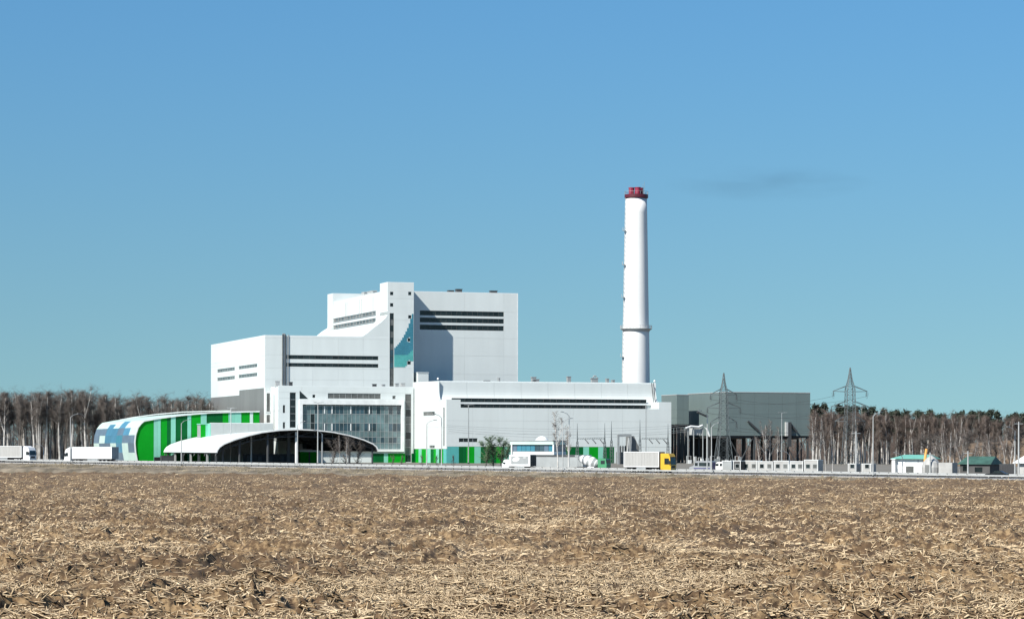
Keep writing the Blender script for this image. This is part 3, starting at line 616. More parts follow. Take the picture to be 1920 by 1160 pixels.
# ---- green ramp hall
def ramp_hall():
    v0 = 46.0; dep = 92.0
    px = [(256, 868), (252.5, 848), (251, 830), (252.5, 815), (257, 801), (263, 793), (269, 788), (295, 783), (340, 777), (390, 772.5), (440, 770.8), (486, 770)]
    pr = [uz(x, y, v0) for x, y in px]; pr[0] = (pr[0][0], GZ)
    B = plant('ramp_hall', pr[2][0], v0, GZ, 'low curved hall with bright green striped front and blue patchwork side', 'hall')
    ue = pr[-1][0]
    def ztop(u): return float(np.interp(u, [p[0] for p in pr[4:]], [p[1] for p in pr[4:]]))
    core = [(p+.35, q-.35) for p, q in pr[1:]]; core = [(core[0][0]+.6, GZ)] + core + [(ue, GZ)]
    MB().prism_v(core, v0, v0+dep-.5).build('core', 'core', B)
    # front panels; the first follows the curve
    xs = [288, 294.5, 301, 313, 320, 329, 340, 351, 358, 376, 387, 402, 417, 428, 440, 452, 468, 474, 486]
    ms = ['mint', 'mint', 'green', 'green_dark', 'mint', 'green_dark', 'green_dark', 'mint', 'green', 'mint', 'green_dark', 'green_dark', 'green', 'mint', 'mint', 'green', 'mint_pale', 'green']
    u1 = uz(288, 820, v0)[0]
    left = [(p+.3, min(q, ztop(max(p, pr[4][0]))-.3)) for p, q in pr[:7]] + [(u1-.03, ztop(u1)-.5)]
    MB().prism_v(left + [(u1-.03, GZ)], v0-.3, v0-.02).build('front_panel', 'green', B)
    for i, m in enumerate(ms):
        p, q = uz(xs[i], 820, v0)[0]+.02, uz(xs[i+1], 820, v0)[0]-.02; d = .12 if m.startswith('mint') else 0
        MB().prism_v([(p, GZ), (p, ztop(p)-.4), (q, ztop(q)-.4), (q, GZ)], v0-.3-d, v0-.02).build('front_panel', m, B)
    # white edge along the front arch and roof
    def shell(prof, t, a0, a1, name, m, parent=B):
        k = MB(); n = len(prof); inn = []
        for i in range(n):
            a = Vector(prof[max(i-1, 0)]); b = Vector(prof[min(i+1, n-1)]); d = (b-a).normalized(); nn = Vector((d.y, -d.x)); inn.append((prof[i][0]+nn.x*t, prof[i][1]+nn.y*t))
        k.prism_v(list(prof) + inn[::-1], a0, a1); return k.build(name, m, parent)
    shell(pr, .45, v0-.75, v0-.31, 'edge_trim', 'frame_white')
    # side and roof shell in patches: rows along the profile, columns back into depth
    pat = ['ppsspsp', 'spbpssp', 'sstbbps', 'pbsbbss', 'ppbpbpp', 'ppbpppp']
    key = {'p': 'mint_pale', 's': 'tile_steel', 'b': 'tile_sky', 't': 'tile_blue'}; nd = 7
    side = pr[:7]
    for j in range(6):
        for d in range(nd):
            a0 = v0-.3 + (dep)*d/nd; shell([side[j], side[j+1]], .3, a0+.04, v0-.3+dep*(d+1)/nd-.04, 'side_panel', key[pat[j][d]])
    for j in range(6, len(pr)-1):
        for d in range(nd): shell([pr[j], pr[j+1]], .3, v0-.3+dep*d/nd+.04, v0-.3+dep*(d+1)/nd-.04, 'roof_panel', 'mint_pale')
    p, q = uz(268, 800, v0), uz(300, 800, v0)
    rib = [(a, b+.9) for a, b in pr[6:]]
    shell(rib, .35, v0+dep*.55, v0+dep*.55+1.2, 'roof_rib', 'frame_white')
    # vehicle opening at the foot
    a0, a1, z0, z1 = hf(288.5, 301, 856.5, 866, v0); piece('opening', 'black', B, off(B), a0, a1, v0-.48, v0-.43, GZ, z1)
ramp_hall()

# ---- low grey wall building and green box behind the canopy
def low_block():
    v0 = 22.0; a0, a1, z0, z1 = hf(395, 512, 793.5, 868, v0)
    B = plant('low_annexe', a0, v0, GZ, 'low pale grey annexe behind the arched canopy roof', 'annexe')
    MB().box(a0, a1, v0, v0+12, GZ, z1-.1).build('wall_core', 'core', B)
    facade(B, 'v', v0, a0, a1, GZ, z1, [], [round(k, 3) for k in steps(a0, a1, 5)], [z1-5], 'annexe_grey')
    facade(B, 'u', a0, v0-.3, v0+12, GZ, z1, [], [], [], 'mint')
    MB().box(a0-.3, a1, v0-.3, v0+.3, z1, z1+.2).build('parapet', 'frame_white', B)
    a0, a1, z0, z1 = hf(376, 394, 795, 868, v0+4)
    B = plant('green_kiosk', a0, v0+4, GZ, 'narrow green striped box beside the pale annexe', 'kiosk')
    MB().box(a0, a1, v0+4, v0+10, GZ, z1-.1).build('wall_core', 'core', B)
    for i in range(4): p, q = a0+(a1-a0)*i/4, a0+(a1-a0)*(i+1)/4; piece('panel', ['green', 'green', 'mint', 'green'][i], B, off(B), p+.02, q-.02, v0+3.7, v0+3.99, GZ, z1-.12)
    MB().box(a0-.2, a1+.1, v0+3.6, v0+10.1, z1-.1, z1+.25).build('roof', 'mint', B)
low_block()

# ---- arched canopy
def canopy():
    v0 = -50.0; v1 = 16.0; vm = 34.0
    px = [(405, 848), (407, 842.5), (411, 837), (420, 831), (440, 823), (465, 815.5), (490, 809.5), (525, 805), (560, 803.7), (592, 805), (625, 808.8), (655, 815), (682, 823), (700, 831), (707, 837), (710, 844)]
    pr = [uz(x, y, v0) for x, y in px]
    ze, zm = pr[0][1], pr[8][1]
    def drop(v, z): return .012*(v-v0)*max(0.0, min(1.0, (z-ze)/(zm-ze)))**2.5   # the crown falls gently to the back
    B = plant('arched_canopy', pr[0][0], v0, GZ, 'wide white arched canopy roof on dark columns over weighbridge lanes', 'canopy')
    def shell(prof, t, a0, a1, name, m):
        k = MB(); n = len(prof); inn = []
        for i in range(n):
            a = Vector(prof[max(i-1, 0)]); b = Vector(prof[min(i+1, n-1)]); d = (b-a).normalized(); nn = Vector((d.y, -d.x)); inn.append((prof[i][0]+nn.x*t, prof[i][1]+nn.y*t))
        k.prism_v(list(prof) + inn[::-1], a0, a1); k.v = [(a, b, c-drop(b, c)) for a, b, c in k.v]; return k.build(name, m, B)
    dd = vz(302, 848, pr[0][0])[0]; dd = min(dd, 44)
    n = 6
    for i in range(n): shell(pr, .25, v0+.3+(dd-v0)*i/n+.03, v0+.3+(dd-v0)*(i+1)/n-.03, 'roof_panel', 'cladding')
    inner = [(p, q-.55) for p, q in pr]; inner[0] = (pr[0][0]+.35, pr[0][1]); inner[-1] = (pr[-1][0]-.35, pr[-1][1])
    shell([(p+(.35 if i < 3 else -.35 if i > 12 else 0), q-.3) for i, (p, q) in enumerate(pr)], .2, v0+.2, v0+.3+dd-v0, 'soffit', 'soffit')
    shell(pr, .38, v0-.15, v0+.29, 'edge_trim', 'frame_white')
    # arch trusses under the roof
    for q in range(6):
        vv = v0+1.2+(dd-v0-3)*q/5; t = MB(); lo = [(a, b-1.2-1.3*math.sin(math.pi*i/15)) for i, (a, b) in enumerate(pr)]
        for i in range(1, 15):
            t.tube([(lo[i-1][0], vv, lo[i-1][1]), (lo[i][0], vv, lo[i][1])], .14, 5)
            t.tube([(lo[i][0], vv, lo[i][1]), (pr[i][0], vv, pr[i][1]-.5)], .1, 4); t.tube([(lo[i-1][0], vv, lo[i-1][1]), (pr[i][0], vv, pr[i][1]-.5)], .09, 4)
        t.v = [(a, b, c-drop(b, c)) for a, b, c in t.v]
        t.build('truss', 'steel_dark', B)
    def zroof(u): return float(np.interp(u, [p[0] for p in pr], [p[1] for p in pr]))
    for x, vv, rr_, m in ((449, v0+2, .38, 'steel_dark'), (471, v0+10, .3, 'steel_light'), (502, v0+2, .45, 'steel_dark'), (541, v0+12, .7, 'steel_dark'), (555.5, v0+2, .42, 'frame_white'), (449, v0+30, .38, 'steel_dark'), (502, v0+30, .45, 'steel_dark'), (555, v0+30, .42, 'steel_dark'),
                         (604, v0+2, .4, 'steel_dark'), (604, v0+30, .4, 'steel_dark'), (655, v0+2, .4, 'steel_dark'), (655, v0+30, .4, 'steel_dark'), (698, v0+2, .3, 'steel_dark'), (418, v0+3, .3, 'steel_dark'), (418, v0+30, .3, 'steel_dark'), (418, v0+55, .3, 'steel_dark'), (449, v0+55, .3, 'steel_dark'), (502, v0+55, .3, 'steel_dark')):
        u, _ = uz(x, 850, vv); MB().tube([(u, vv, GZ), (u, vv, zroof(u)-.9-drop(vv, zroof(u)))], rr_, 10).build('column', m, B)
    # pillars along the left edge, standing under the eave
    for q in range(7):
        vv = v0+4+(dd-v0-8)*q/6; MB().box(pr[0][0]+.5, pr[0][0]+1.1, vv-.3, vv+.3, GZ, pr[0][1]+.3).build('eave_pillar', 'steel_light' if q % 2 else 'steel_dark', B)
    # weighbridge lane walls and cabin below
    a0, a1, z0, z1 = hf(456, 560, 850.5, 866, v0+18); K = plant('weighbridge_barrier', a0, v0+18, GZ, 'long dark weighbridge wall under the arched canopy', 'barrier')
    MB().box(a0, a1, v0+18, v0+18.6, GZ, z1).build('wall', 'soffit', K)
    for i in range(5): p = a0+(a1-a0)*(i+.3)/5; MB().box(p, p+1.3, v0+17.7, v0+17.95, GZ+.4, z1-.8).build('panel', 'steel_dark', K)
    a0, a1, z0, z1 = hf(563, 597, 845, 866, v0+26); K = plant('weighbridge_cabin', a0, v0+26, GZ, 'small green and white weighbridge cabin under the arched canopy', 'cabin')
    MB().box(a0, a1, v0+26, v0+30, GZ, z1-.3).build('body', 'green', K); MB().box(a0-.3, a1+.3, v0+25.6, v0+30.3, z1-.3, z1+.3).build('roof', 'frame_white', K)
    MB().box(a0+(a1-a0)*.46, a0+(a1-a0)*.54, v0+25.9, v0+25.98, GZ, z1-.3).build('door_post', 'steel_dark', K)
    # low dark loading bays along the left edge
    a0, a1, z0, z1 = hf(303, 329, 853.5, 866, 30); K = plant('loading_bay', a0, 30, GZ, 'dark low loading bay under the left eave of the canopy', 'loading bay')
    MB().box(a0, a1, 30, 33, GZ, z1).build('body', 'soffit', K); MB().box(a0+.5, a1-.5, 29.8, 29.95, GZ+.3, z1-.6).build('shutter', 'steel_dark', K)
canopy()

# ---- grey condenser halls on stilts
def condenser(name, xl, xc, xr, yt, yb, v0, label, xbr):
    u0, u1 = uz(xc, 760, v0)[0], uz(xr, 760, v0)[0]; zt = uz((xc+xr)/2, yt, v0)[1]; zb = uz((xc+xr)/2, yb, v0)[1]; vb = vz(xl, 760, u0)[0]
    B = plant(name, u0, v0, GZ, label, 'condenser hall')
    MB().box(u0, u1, v0, vb, zb, zt-.1).build('wall_core', 'core', B)
    facade(B, 'v', v0, u0, u1, zb, zt, [], [round(k, 3) for k in steps(u0, u1, max(2, int((u1-u0)/5)))], [zb+2.4, (zb+zt)/2], 'hall_grey', gap=.04)
    facade(B, 'u', u0, v0-.3, vb, zb, zt, [], [round(k, 3) for k in steps(v0, vb, max(2, int((vb-v0)/6)))], [zb+2.4, (zb+zt)/2], 'hall_grey', gap=.04)
    MB().box(u0-.4, u1+.05, v0-.4, v0+.3, zt, zt+.25).build('parapet', 'steel_light', B); MB().box(u0-.4, u0+.3, v0+.32, vb, zt, zt+.25).build('parapet', 'steel_light', B)
    nx = max(2, int((u1-u0)/9)); ny = max(2, int((vb-v0)/9))
    for i in range(nx+1):
        for j in range(ny+1):
            u = u0+.6+(u1-u0-1.2)*i/nx; v = v0+.6+(vb-v0-1.2)*j/ny
            MB().box(u-.35, u+.35, v-.35, v+.35, GZ, zb).build('leg', 'steel_dark', B)
    def brace(p, q, r=.22): MB().tube([p, q], r, 6).build('brace', 'steel_dark', B)
    for i in range(nx):
        p, q = u0+.6+(u1-u0-1.2)*i/nx, u0+.6+(u1-u0-1.2)*(i+1)/nx; m_ = (p+q)/2
        brace((p+.3, v0+.4, zb-.1), (m_, v0+.4, GZ+1)); brace((q-.3, v0+.4, zb-.1), (m_, v0+.4, GZ+1))
        b = MB(); b.lathe([(3.2, zb-1.3), (3.4, zb-.4), (3.4, zb-.02)], 20, (m_, v0+5)); b.build('fan_ring', 'steel_dark', B)
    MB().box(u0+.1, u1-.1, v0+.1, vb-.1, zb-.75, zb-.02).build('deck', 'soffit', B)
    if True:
        MB().box(u0+.5, (u1-1 if xbr else u0+(u1-u0)*.55), vb-1.5, vb-.5, GZ, zb-.8).build('shade_screen', 'soffit', B)  # dark sheet added to stand for the deep shade under the hall
    return B, u0, u1, zb, zt, vb
condenser('condenser_hall', 1241.5, 1270, 1291, 740.3, 795, 26, 'small grey box hall on dark stilts between white hall and larger grey hall', True)
B, cu0, cu1, czb, czt, cvb = condenser('condenser_hall', 1291, 1362, 1518.5, 736, 816.5, 2, 'large plain grey box hall raised on dark braced stilts', False)
for x0, y0, x1, y1 in ((1307, 772, 1327, 781), (1402, 789, 1423, 808), (1480, 792, 1494, 809)):
    p, q = uz(x0, y0, 1.2), uz(x1, y1, 1.2); MB().tube([(p[0], 1.1, p[1]), (q[0], 1.1, q[1])], .4, 6).build('duct', 'steel_dark', B)
a0, a1, z0, z1 = hf(1472.5, 1480, 791, 817, 1); MB().box(a0, a1-.8, .2, 1.6, z0, z1).build('shaft_box', 'steel_light', B); MB().box(a1-.78, a1+.6, .4, 1.6, z0-4, z1).build('shaft_box', 'steel_dark', B)
# pipe bridge and equipment in front of the large grey hall
def pipe_bridge():
    v0 = -12; a0, a1, z0, z1 = hf(1286, 1326, 797, 805, v0); B = plant('pipe_bridge', a0, v0, GZ, 'white pipe bridge with silver box in front of the grey halls', 'pipe bridge')
    MB().tube([(a0, v0, z1-1), (a0+2, v0, z1-.4), (a0+5, v0, z1-.6), (a1-2, v0, z1), (a1, v0, z1-1.5), (a1+1, v0, z1-4)], .38, 10).build('pipe', 'frame_white', B)
    p, q, r_, s_ = hf(1298, 1318, 802, 815, v0+1); MB().box(p, q, v0+.8, v0+4, r_, s_).build('duct_box', 'steel_light', B)
    for i in range(5): k = p+(q-p)*(i+.5)/5; MB().box(k-.08, k+.08, v0+.65, v0+.79, r_+.2, s_-.2).build('rib', 'steel', B)
    for k in (a0+1, p+.3, q-.3, a1): MB().tube([(k, v0+.3, GZ), (k, v0+.3, z1-.9)], .2, 6).build('leg', 'steel', B)
    a0, a1, z0, z1 = hf(1284, 1391, 853, 868, -26); B = plant('equipment_skid', a0, -26, GZ, 'row of pale pumps and pipes under the large grey hall', 'equipment')
    rnd = random.Random(2)
    for i in range(14):
        p = a0+(a1-a0)*(i+rnd.random()*.5)/14; h = rnd.uniform(1.2, 2.8)
        if i % 3: MB().box(p, p+rnd.uniform(.6, 1.2), -26, -24.8, GZ, GZ+h).build('pump_box', rnd.choice(['steel_light', 'steel', 'frame_white']), B)
        else: MB().tube([(p, -26, GZ), (p, -26, GZ+h), (p+1.6, -26, GZ+h), (p+1.6, -26, GZ)], .16, 6).build('pipe', 'steel_light', B)
pipe_bridge()

# ================================================================== roadside
# ---- guardrails: posts and beams are pieces of one rail
def guardrail(s_, label, side, t0=-70, t1=275):
    p = rp(t0, s_); e = empty('guardrail', p, 0, label, 'guardrail'); off_ = Vector(p)
    zz = [(0, .44), (.05, .47), (.05, .53), (0, .56), (0, .62), (.05, .65), (.05, .71), (0, .75)]
    prof = [(a, z) for a, z in zz]; prof = prof + [(a-.012, z) for a, z in prof[::-1]]
    d = rp(t0+4, s_) - rp(t0, s_); q = d.length; k = MB(); n = len(prof)
    k.prism_u([(a*side, z) for a, z in prof], 0.005, q-.005); bm = k.mesh('beam'); bm.materials.append(MATS['steel_light'])
    pm = MB().box(-.06, .06, -.05, .05, -.35, .68).mesh('post'); pm.materials.append(MATS['steel_dark'])
    fd = MB().prism_u([(0, .52), (.14*side, .52), (.14*side, .60), (0, .60)], -.03, .03).mesh('spacer'); fd.materials.append(MATS['steel'])
    ang = math.atan2(d.z, math.hypot(d.x, d.y)); t = t0
    while t < t1:
        o = link('beam', bm, e, None, rp(t, s_) - off_); o.rotation_euler = (0, -ang, RANG)
        t += 4
    t = t0
    while t < t1:
        o = link('post', pm, e, None, rp(t, s_ - .14*side) - off_); o.rotation_euler = (0, 0, RANG)
        t += 2.2
guardrail(0.0, 'long steel guardrail on dark posts along the field side of the road', -1)
guardrail(20.0, 'long steel guardrail along the plant side of the road', 1)

# ---- lamp posts
def lamp_post(loc, h, label, group, kind='single', ang=0.0, r=.11, m='steel_light'):
    e = empty('lamp_post', loc, ang, label, 'lamp post', group)
    MB().tube([(0, 0, -.3), (0, 0, h*.3), (0, 0, h)], [r*1.5, r*1.2, r*.8], 8).build('pole', m, e, off=(0, 0, 0))
    MB().lathe([(r*2.2, -.3), (r*2.2, .35), (r*1.5, .5)], 8).build('foot', 'steel_dark', e, off=(0, 0, 0))
    arms = [(1, 0)] if kind == 'single' else [(1, 0), (-1, 0)] if kind == 'double' else []
    for ax, ay in arms:
        L = 2.2 if kind == 'single' else 1.3; rise = .9 if kind == 'single' else .12
        a = MB().tube([(0, 0, h-.05), (ax*L*.35, 0, h+rise*.6), (ax*L, 0, h+rise)], r*.55, 6).build('arm', m, e, off=(0, 0, 0))
        MB().box(ax*L-.15, ax*L+.15, -.16, .16, h+rise-.06, h+rise+.1).box(ax*L+.15, ax*L+.75, -.14, .14, h+rise-.03, h+rise+.09).build('lamp_head', 'steel', a, off=(0, 0, 0))
    return e
for x, yt in ((132, 775), (340, 786), (558, 789), (800, 787), (1055, 784), (1334, 792), (1637, 772)):
    t = rt(x, -0.7); p = rp(t, -0.7, -.1); h = (HY+ROLL*(x-HX) - yt)*p.y/F + CZ - p.z
    lamp_post(p, h-.9, 'tall slim road lamp post standing right behind the field side guardrail', 'lamp posts along the field side of the road', 'single', math.atan2(RN.y, RN.x)-.25, r=.10)
for x, yt in ((82, 832), (604, 806), (828, 776), (1067, 772), (1326, 770), (1480, 845), (1692, 848), (1903, 800)):
    t = rt(x, 20.8); p = rp(t, 20.8, -.1); h = (HY+ROLL*(x-HX) - yt)*p.y/F + CZ - p.z
    lamp_post(p, h-.9, 'slim road lamp post standing beside the plant side guardrail', 'lamp posts along the plant side of the road', 'single', math.atan2(-RN.y, -RN.x)-.2, r=.10)
for x, yt, v_, lab in ((433, 764, -8, 'double headed lamp post rising behind the arched canopy'), (596, 754, -60, 'double headed lamp post in front of the glazed office front'),
                       (878.5, 758, -40, 'double headed lamp post in front of the long hall window'), (1466, 773, -30, 'double headed lamp post in front of the large grey hall'), (1211, 757, -30, 'tall plain pole in front of the right end of the long hall')):
    u, zt_ = uz(x, yt, v_); X, Y = world(u, v_); lamp_post((X, Y, GZ), zt_-GZ-.15, lab, None, 'none' if x == 1211 else 'double', ANG, r=.17, m='steel' if x > 800 else 'steel_light')
for x, yt in ((1605, 808), (1815, 845), (1910, 790), (1744, 848)):
    t = rt(x, 29); p = rp(t, 29); h = (HY+ROLL*(x-HX) - yt)*p.y/F + CZ - GZ
    e = empty('utility_pole', (p.x, p.y, GZ), 0, 'pale concrete utility pole with a short cross arm by the road', 'utility pole', 'utility poles beyond the road')
    MB().tube([(0, 0, -.3), (0, 0, h)], [.2, .12], 8).build('pole', 'steel_light', e, off=(0, 0, 0))
    MB().box(-.9, .9, -.06, .06, h-.5, h-.38).build('cross_arm', 'steel', e, off=(0, 0, 0))

# ---- lattice pylons
def pylon(x, yt, Y, arms, label, wtop, wbot, yw):
    p = at(x, yt, Y); H = p.z - GZ; k = Y/F; e = empty('lattice_pylon', (p.x, p.y, GZ), R(12), label, 'pylon')
    def zz(y): return CZ + (HY + ROLL*(x-HX) - y)*k - GZ
    zw = zz(yw); hw = lambda z: np.interp(z, [0, zw*.55, zw, zw+(H-zw)*.45, H], [wbot, wtop*1.15, wtop, wtop*.42, .1])
    c4 = [(-1, -1), (1, -1), (1, 1), (-1, 1)]; levels = [0]
    while levels[-1] < H-1.2: levels.append(levels[-1] + max(1.2, 1.35*hw(levels[-1])))
    levels[-1] = H
    for a, b in c4:
        MB().tube([(a*hw(z), b*hw(z), z) for z in levels], .105, 4).build('leg', 'pylon_steel', e, off=(0, 0, 0))
    for z0, z1 in zip(levels, levels[1:]):
        m = MB(); w0, w1 = hw(z0), hw(z1)
        for q in range(4):
            A, C = c4[q], c4[(q+1) % 4]
            m.tube([(A[0]*w0, A[1]*w0, z0), (C[0]*w1, C[1]*w1, z1)], .058, 4); m.tube([(C[0]*w0, C[1]*w0, z0), (A[0]*w1, A[1]*w1, z1)], .058, 4); m.tube([(A[0]*w1, A[1]*w1, z1), (C[0]*w1, C[1]*w1, z1)], .058, 4)
        m.build('bracing', 'pylon_steel', e, off=(0, 0, 0))
    tips = []
    for y, span in arms:
        z = zz(y); L = span*k; w_ = hw(z)
        for sgn in (-1, 1):
            m = MB(); tip = (sgn*L, 0, z+.15)
            for b in (-1, 1): m.tube([(sgn*w_, b*w_, z), tip], .12, 4); m.tube([(sgn*hw(z+2.0), b*hw(z+2.0), z+2.0), tip], .11, 4)
            for f in (.35, .65): m.tube([(sgn*(w_+(L-w_)*f), w_*(1-f), z+.15*f), (sgn*(w_+(L-w_)*f), -w_*(1-f), z+.15*f)], .06, 4)
            a = m.build('cross_arm', 'pylon_steel', e, off=(0, 0, 0))
            MB().lathe([(.05, z-1.6), (.14, z-1.5), (.14, z-.2), (.05, z+.1)], 6, (sgn*L*.97, 0)).build('insulator', 'steel_dark', a, off=(0, 0, 0))
            tips.append((tip[0]*.97, 0, z-1.55))
    return e, tips
e1, tips1 = pylon(1357, 699, 900, ((740, 26), (765, 33), (792, 26)), 'grey lattice pylon with three arm pairs in front of the large grey hall', 1.15, 2.7, 735)
e2, tips2 = pylon(1594, 689, 915, ((734, 34), (763, 38), (790, 30)), 'grey lattice pylon standing clear in front of the right wood', 1.35, 2.4, 728)
def wire_between(name, A, Bp, sag, label, cat='power line', r=.035, m='steel_dark', group=None):
    A, Bp = Vector(A), Vector(Bp); pts = [A.lerp(Bp, i/14) - Vector((0, 0, sag*4*(i/14)*(1-i/14))) for i in range(15)]
    o = MB().tube([p-A for p in pts], r, 4).build(name, m, None); o.location = A; tag(o, label, cat, group); return o
def wpt(e, t): c_, s_ = math.cos(e.rotation_euler.z), math.sin(e.rotation_euler.z); return Vector((e.location.x + t[0]*c_, e.location.y + t[0]*s_, e.location.z + t[2]))
# jumper loops on the pylons' arms
for e, tips in ((e1, tips1), (e2, tips2)):
    for t in tips:
        A = Vector((t[0], -1.6, t[2]+1.2)); C = Vector((t[0], 1.6, t[2]+1.2)); pts = [A.lerp(C, i/8) - Vector((0, 0, 2.0*4*(i/8)*(1-i/8))) for i in range(9)]
        MB().tube(pts, .035, 4).build('jumper_wire', 'steel_dark', e, off=(0, 0, 0))
lab = ['upper', 'middle', 'lower']
for i in range(0, 6):
    wire_between('power_cable', wpt(e1, tips1[i]), wpt(e2, tips2[i]), 2.2, 'thin cable slung between the two pylons, %s arm, %s side' % (lab[i//2], ['plant', 'wood'][i % 2]), r=.05)

# ---- substation masts with gantries in front of the long hall
def mast(x, yt, v_, label):
    u, zt_ = uz(x, yt, v_); X, Y = world(u, v_); H = zt_-GZ
    e = empty('lightning_mast', (X, Y, GZ), ANG, label, 'mast', 'substation lightning masts')
    zs = np.linspace(0, H*.55, 8); hw = lambda z: .55 - .30*z/(H*.55)
    for a, b in ((-1, -1), (1, -1), (1, 1), (-1, 1)): MB().tube([(a*hw(0), b*hw(0), 0), (a*hw(H*.55), b*hw(H*.55), H*.55)], .07, 4).build('leg', 'pylon_steel', e, off=(0, 0, 0))
    m = MB()
    for z0, z1 in zip(zs, zs[1:]):
        for q in range(4):
            c4 = [(-1, -1), (1, -1), (1, 1), (-1, 1)]; A, C = c4[q], c4[(q+1) % 4]; m.tube([(A[0]*hw(z0), A[1]*hw(z0), z0), (C[0]*hw(z1), C[1]*hw(z1), z1)], .05, 4)
    m.build('bracing', 'pylon_steel', e, off=(0, 0, 0)); MB().tube([(0, 0, H*.55-.2), (0, 0, H*.8), (0, 0, H)], [.25, .13, .05], 6).build('spike', 'pylon_steel', e, off=(0, 0, 0))
    return u, H
VM = -46
for x, yt in ((1082.5, 793), (1134, 792), (1146.5, 789), (1200, 786), (1252.5, 794)): mast(x, yt, VM, 'slender tapering lattice mast with a spike in front of the long hall')
for x0, x1, lb in ((1082.5, 1134, 'between the green cladding and the mixer truck'), (1203, 1252.5, 'above the grey box truck')):
    u0, z = uz(x0, 823, VM); u1, _ = uz(x1, 823, VM); X, Y = world(u0, VM); e = empty('gantry_beam', (X, Y, z), ANG, 'steel gantry beam with hanging insulators ' + lb, 'gantry'); L = u1-u0
    m = MB()
    for b in (-.3, .3): m.tube([(0, b, 0), (L, b, 0)], .07, 4); m.tube([(0, b, .5), (L, b, .5)], .07, 4)
    for i in range(12): m.tube([(L*i/12, -.3, 0), (L*(i+1)/12, .3, .5)], .05, 4)
    m.build('truss', 'pylon_steel', e, off=(0, 0, 0))
    for f in (.28, .55, .82): MB().tube([(L*f, 0, 0), (L*f+.9, -1.2, -1.5)], [.14, .2], 6).build('insulator', 'steel_dark', e, off=(0, 0, 0))
for i, (y0, y1) in enumerate(((797, 800), (800, 803.5), (804, 809), (808, 812))):
    u0, z0 = uz(838, y0, VM-4); u1, z1 = uz(1290, y1-4, VM-4); A = world(u0, VM-4-i*.8); C = world(u1, VM-4-i*.8)
    wire_between('overhead_cable', (*A, z0), (*C, z1), 1.4+i*.3, 'thin sagging cable crossing in front of the long white hall', group='cables across the long hall', r=.06, m='steel')
def transformer():
    v_ = -60; a0, a1, z0, z1 = hf(1158, 1200, 818, 866, v_); B = plant('transformer_bay', a0, v_, GZ, 'weathered grey portal frame and transformer behind the grey box truck', 'transformer')
    for u in (a0, a0+(a1-a0)*.55): MB().box(u, u+.7, v_, v_+.7, GZ, z1).build('post', 'steel', B)
    MB().box(a0, a0+(a1-a0)*.62, v_-.02, v_+.72, z1, z1+.8).build('beam', 'steel', B)
    MB().box(a0+.9, a0+(a1-a0)*.5, v_+1.5, v_+4, GZ, GZ+4.2).build('tank', 'grey_clad', B)
    for i in range(4): u = a0+1.1+i*.9; MB().lathe([(.12, GZ+4.2), (.3, GZ+4.5), (.3, GZ+6.1), (.1, GZ+6.4)], 8, (u, v_+2.6)).build('bushing', 'steel_dark', B)
    MB().prism_v([(a0+(a1-a0)*.62+.1, GZ), (a1, GZ), (a1, z1-3.6), (a0+(a1-a0)*.78, z1+.2), (a0+(a1-a0)*.62+.1, z1+.2)], v_+1, v_+6).build('wing_wall', 'grey_clad', B)
    MB().tube([(a0+(a1-a0)*.36, v_-1, GZ), (a0+(a1-a0)*.45, v_-1, GZ+9)], .25, 8).build('stay_pole', 'steel_light', B)
transformer()

# ================================================================== vehicles
def wheel(e, x, y, r=.5, w_=.3):
    q = MB(); n = 18; pr = [(r*.62, -w_/2), (r*.95, -w_/2), (r, -w_*.3), (r, w_*.3), (r*.95, w_/2), (r*.62, w_/2)]; m = len(pr)
    q.add([(x+a*math.cos(6.2832*k/n), y+b, r+a*math.sin(6.2832*k/n)) for a, b in pr for k in range(n)], [(i*n+k, i*n+(k+1) % n, (i+1) % m*n+(k+1) % n, (i+1) % m*n+k) for i in range(m) for k in range(n)])
    t = q.build('wheel', 'rubber', e, off=(0, 0, 0))
    q = MB(); pr = [(.02, -w_*.42), (r*.35, -w_*.42), (r*.63, -w_*.36), (r*.63, w_*.36), (r*.35, w_*.42), (.02, w_*.42)]
    q.add([(x+a*math.cos(6.2832*k/n), y+b, r+a*math.sin(6.2832*k/n)) for a, b in pr for k in range(n)], [(i*n+k, i*n+(k+1) % n, (i+1)*n+(k+1) % n, (i+1)*n+k) for i in range(5) for k in range(n)])
    q.build('rim', 'steel_light', t, off=(0, 0, 0))
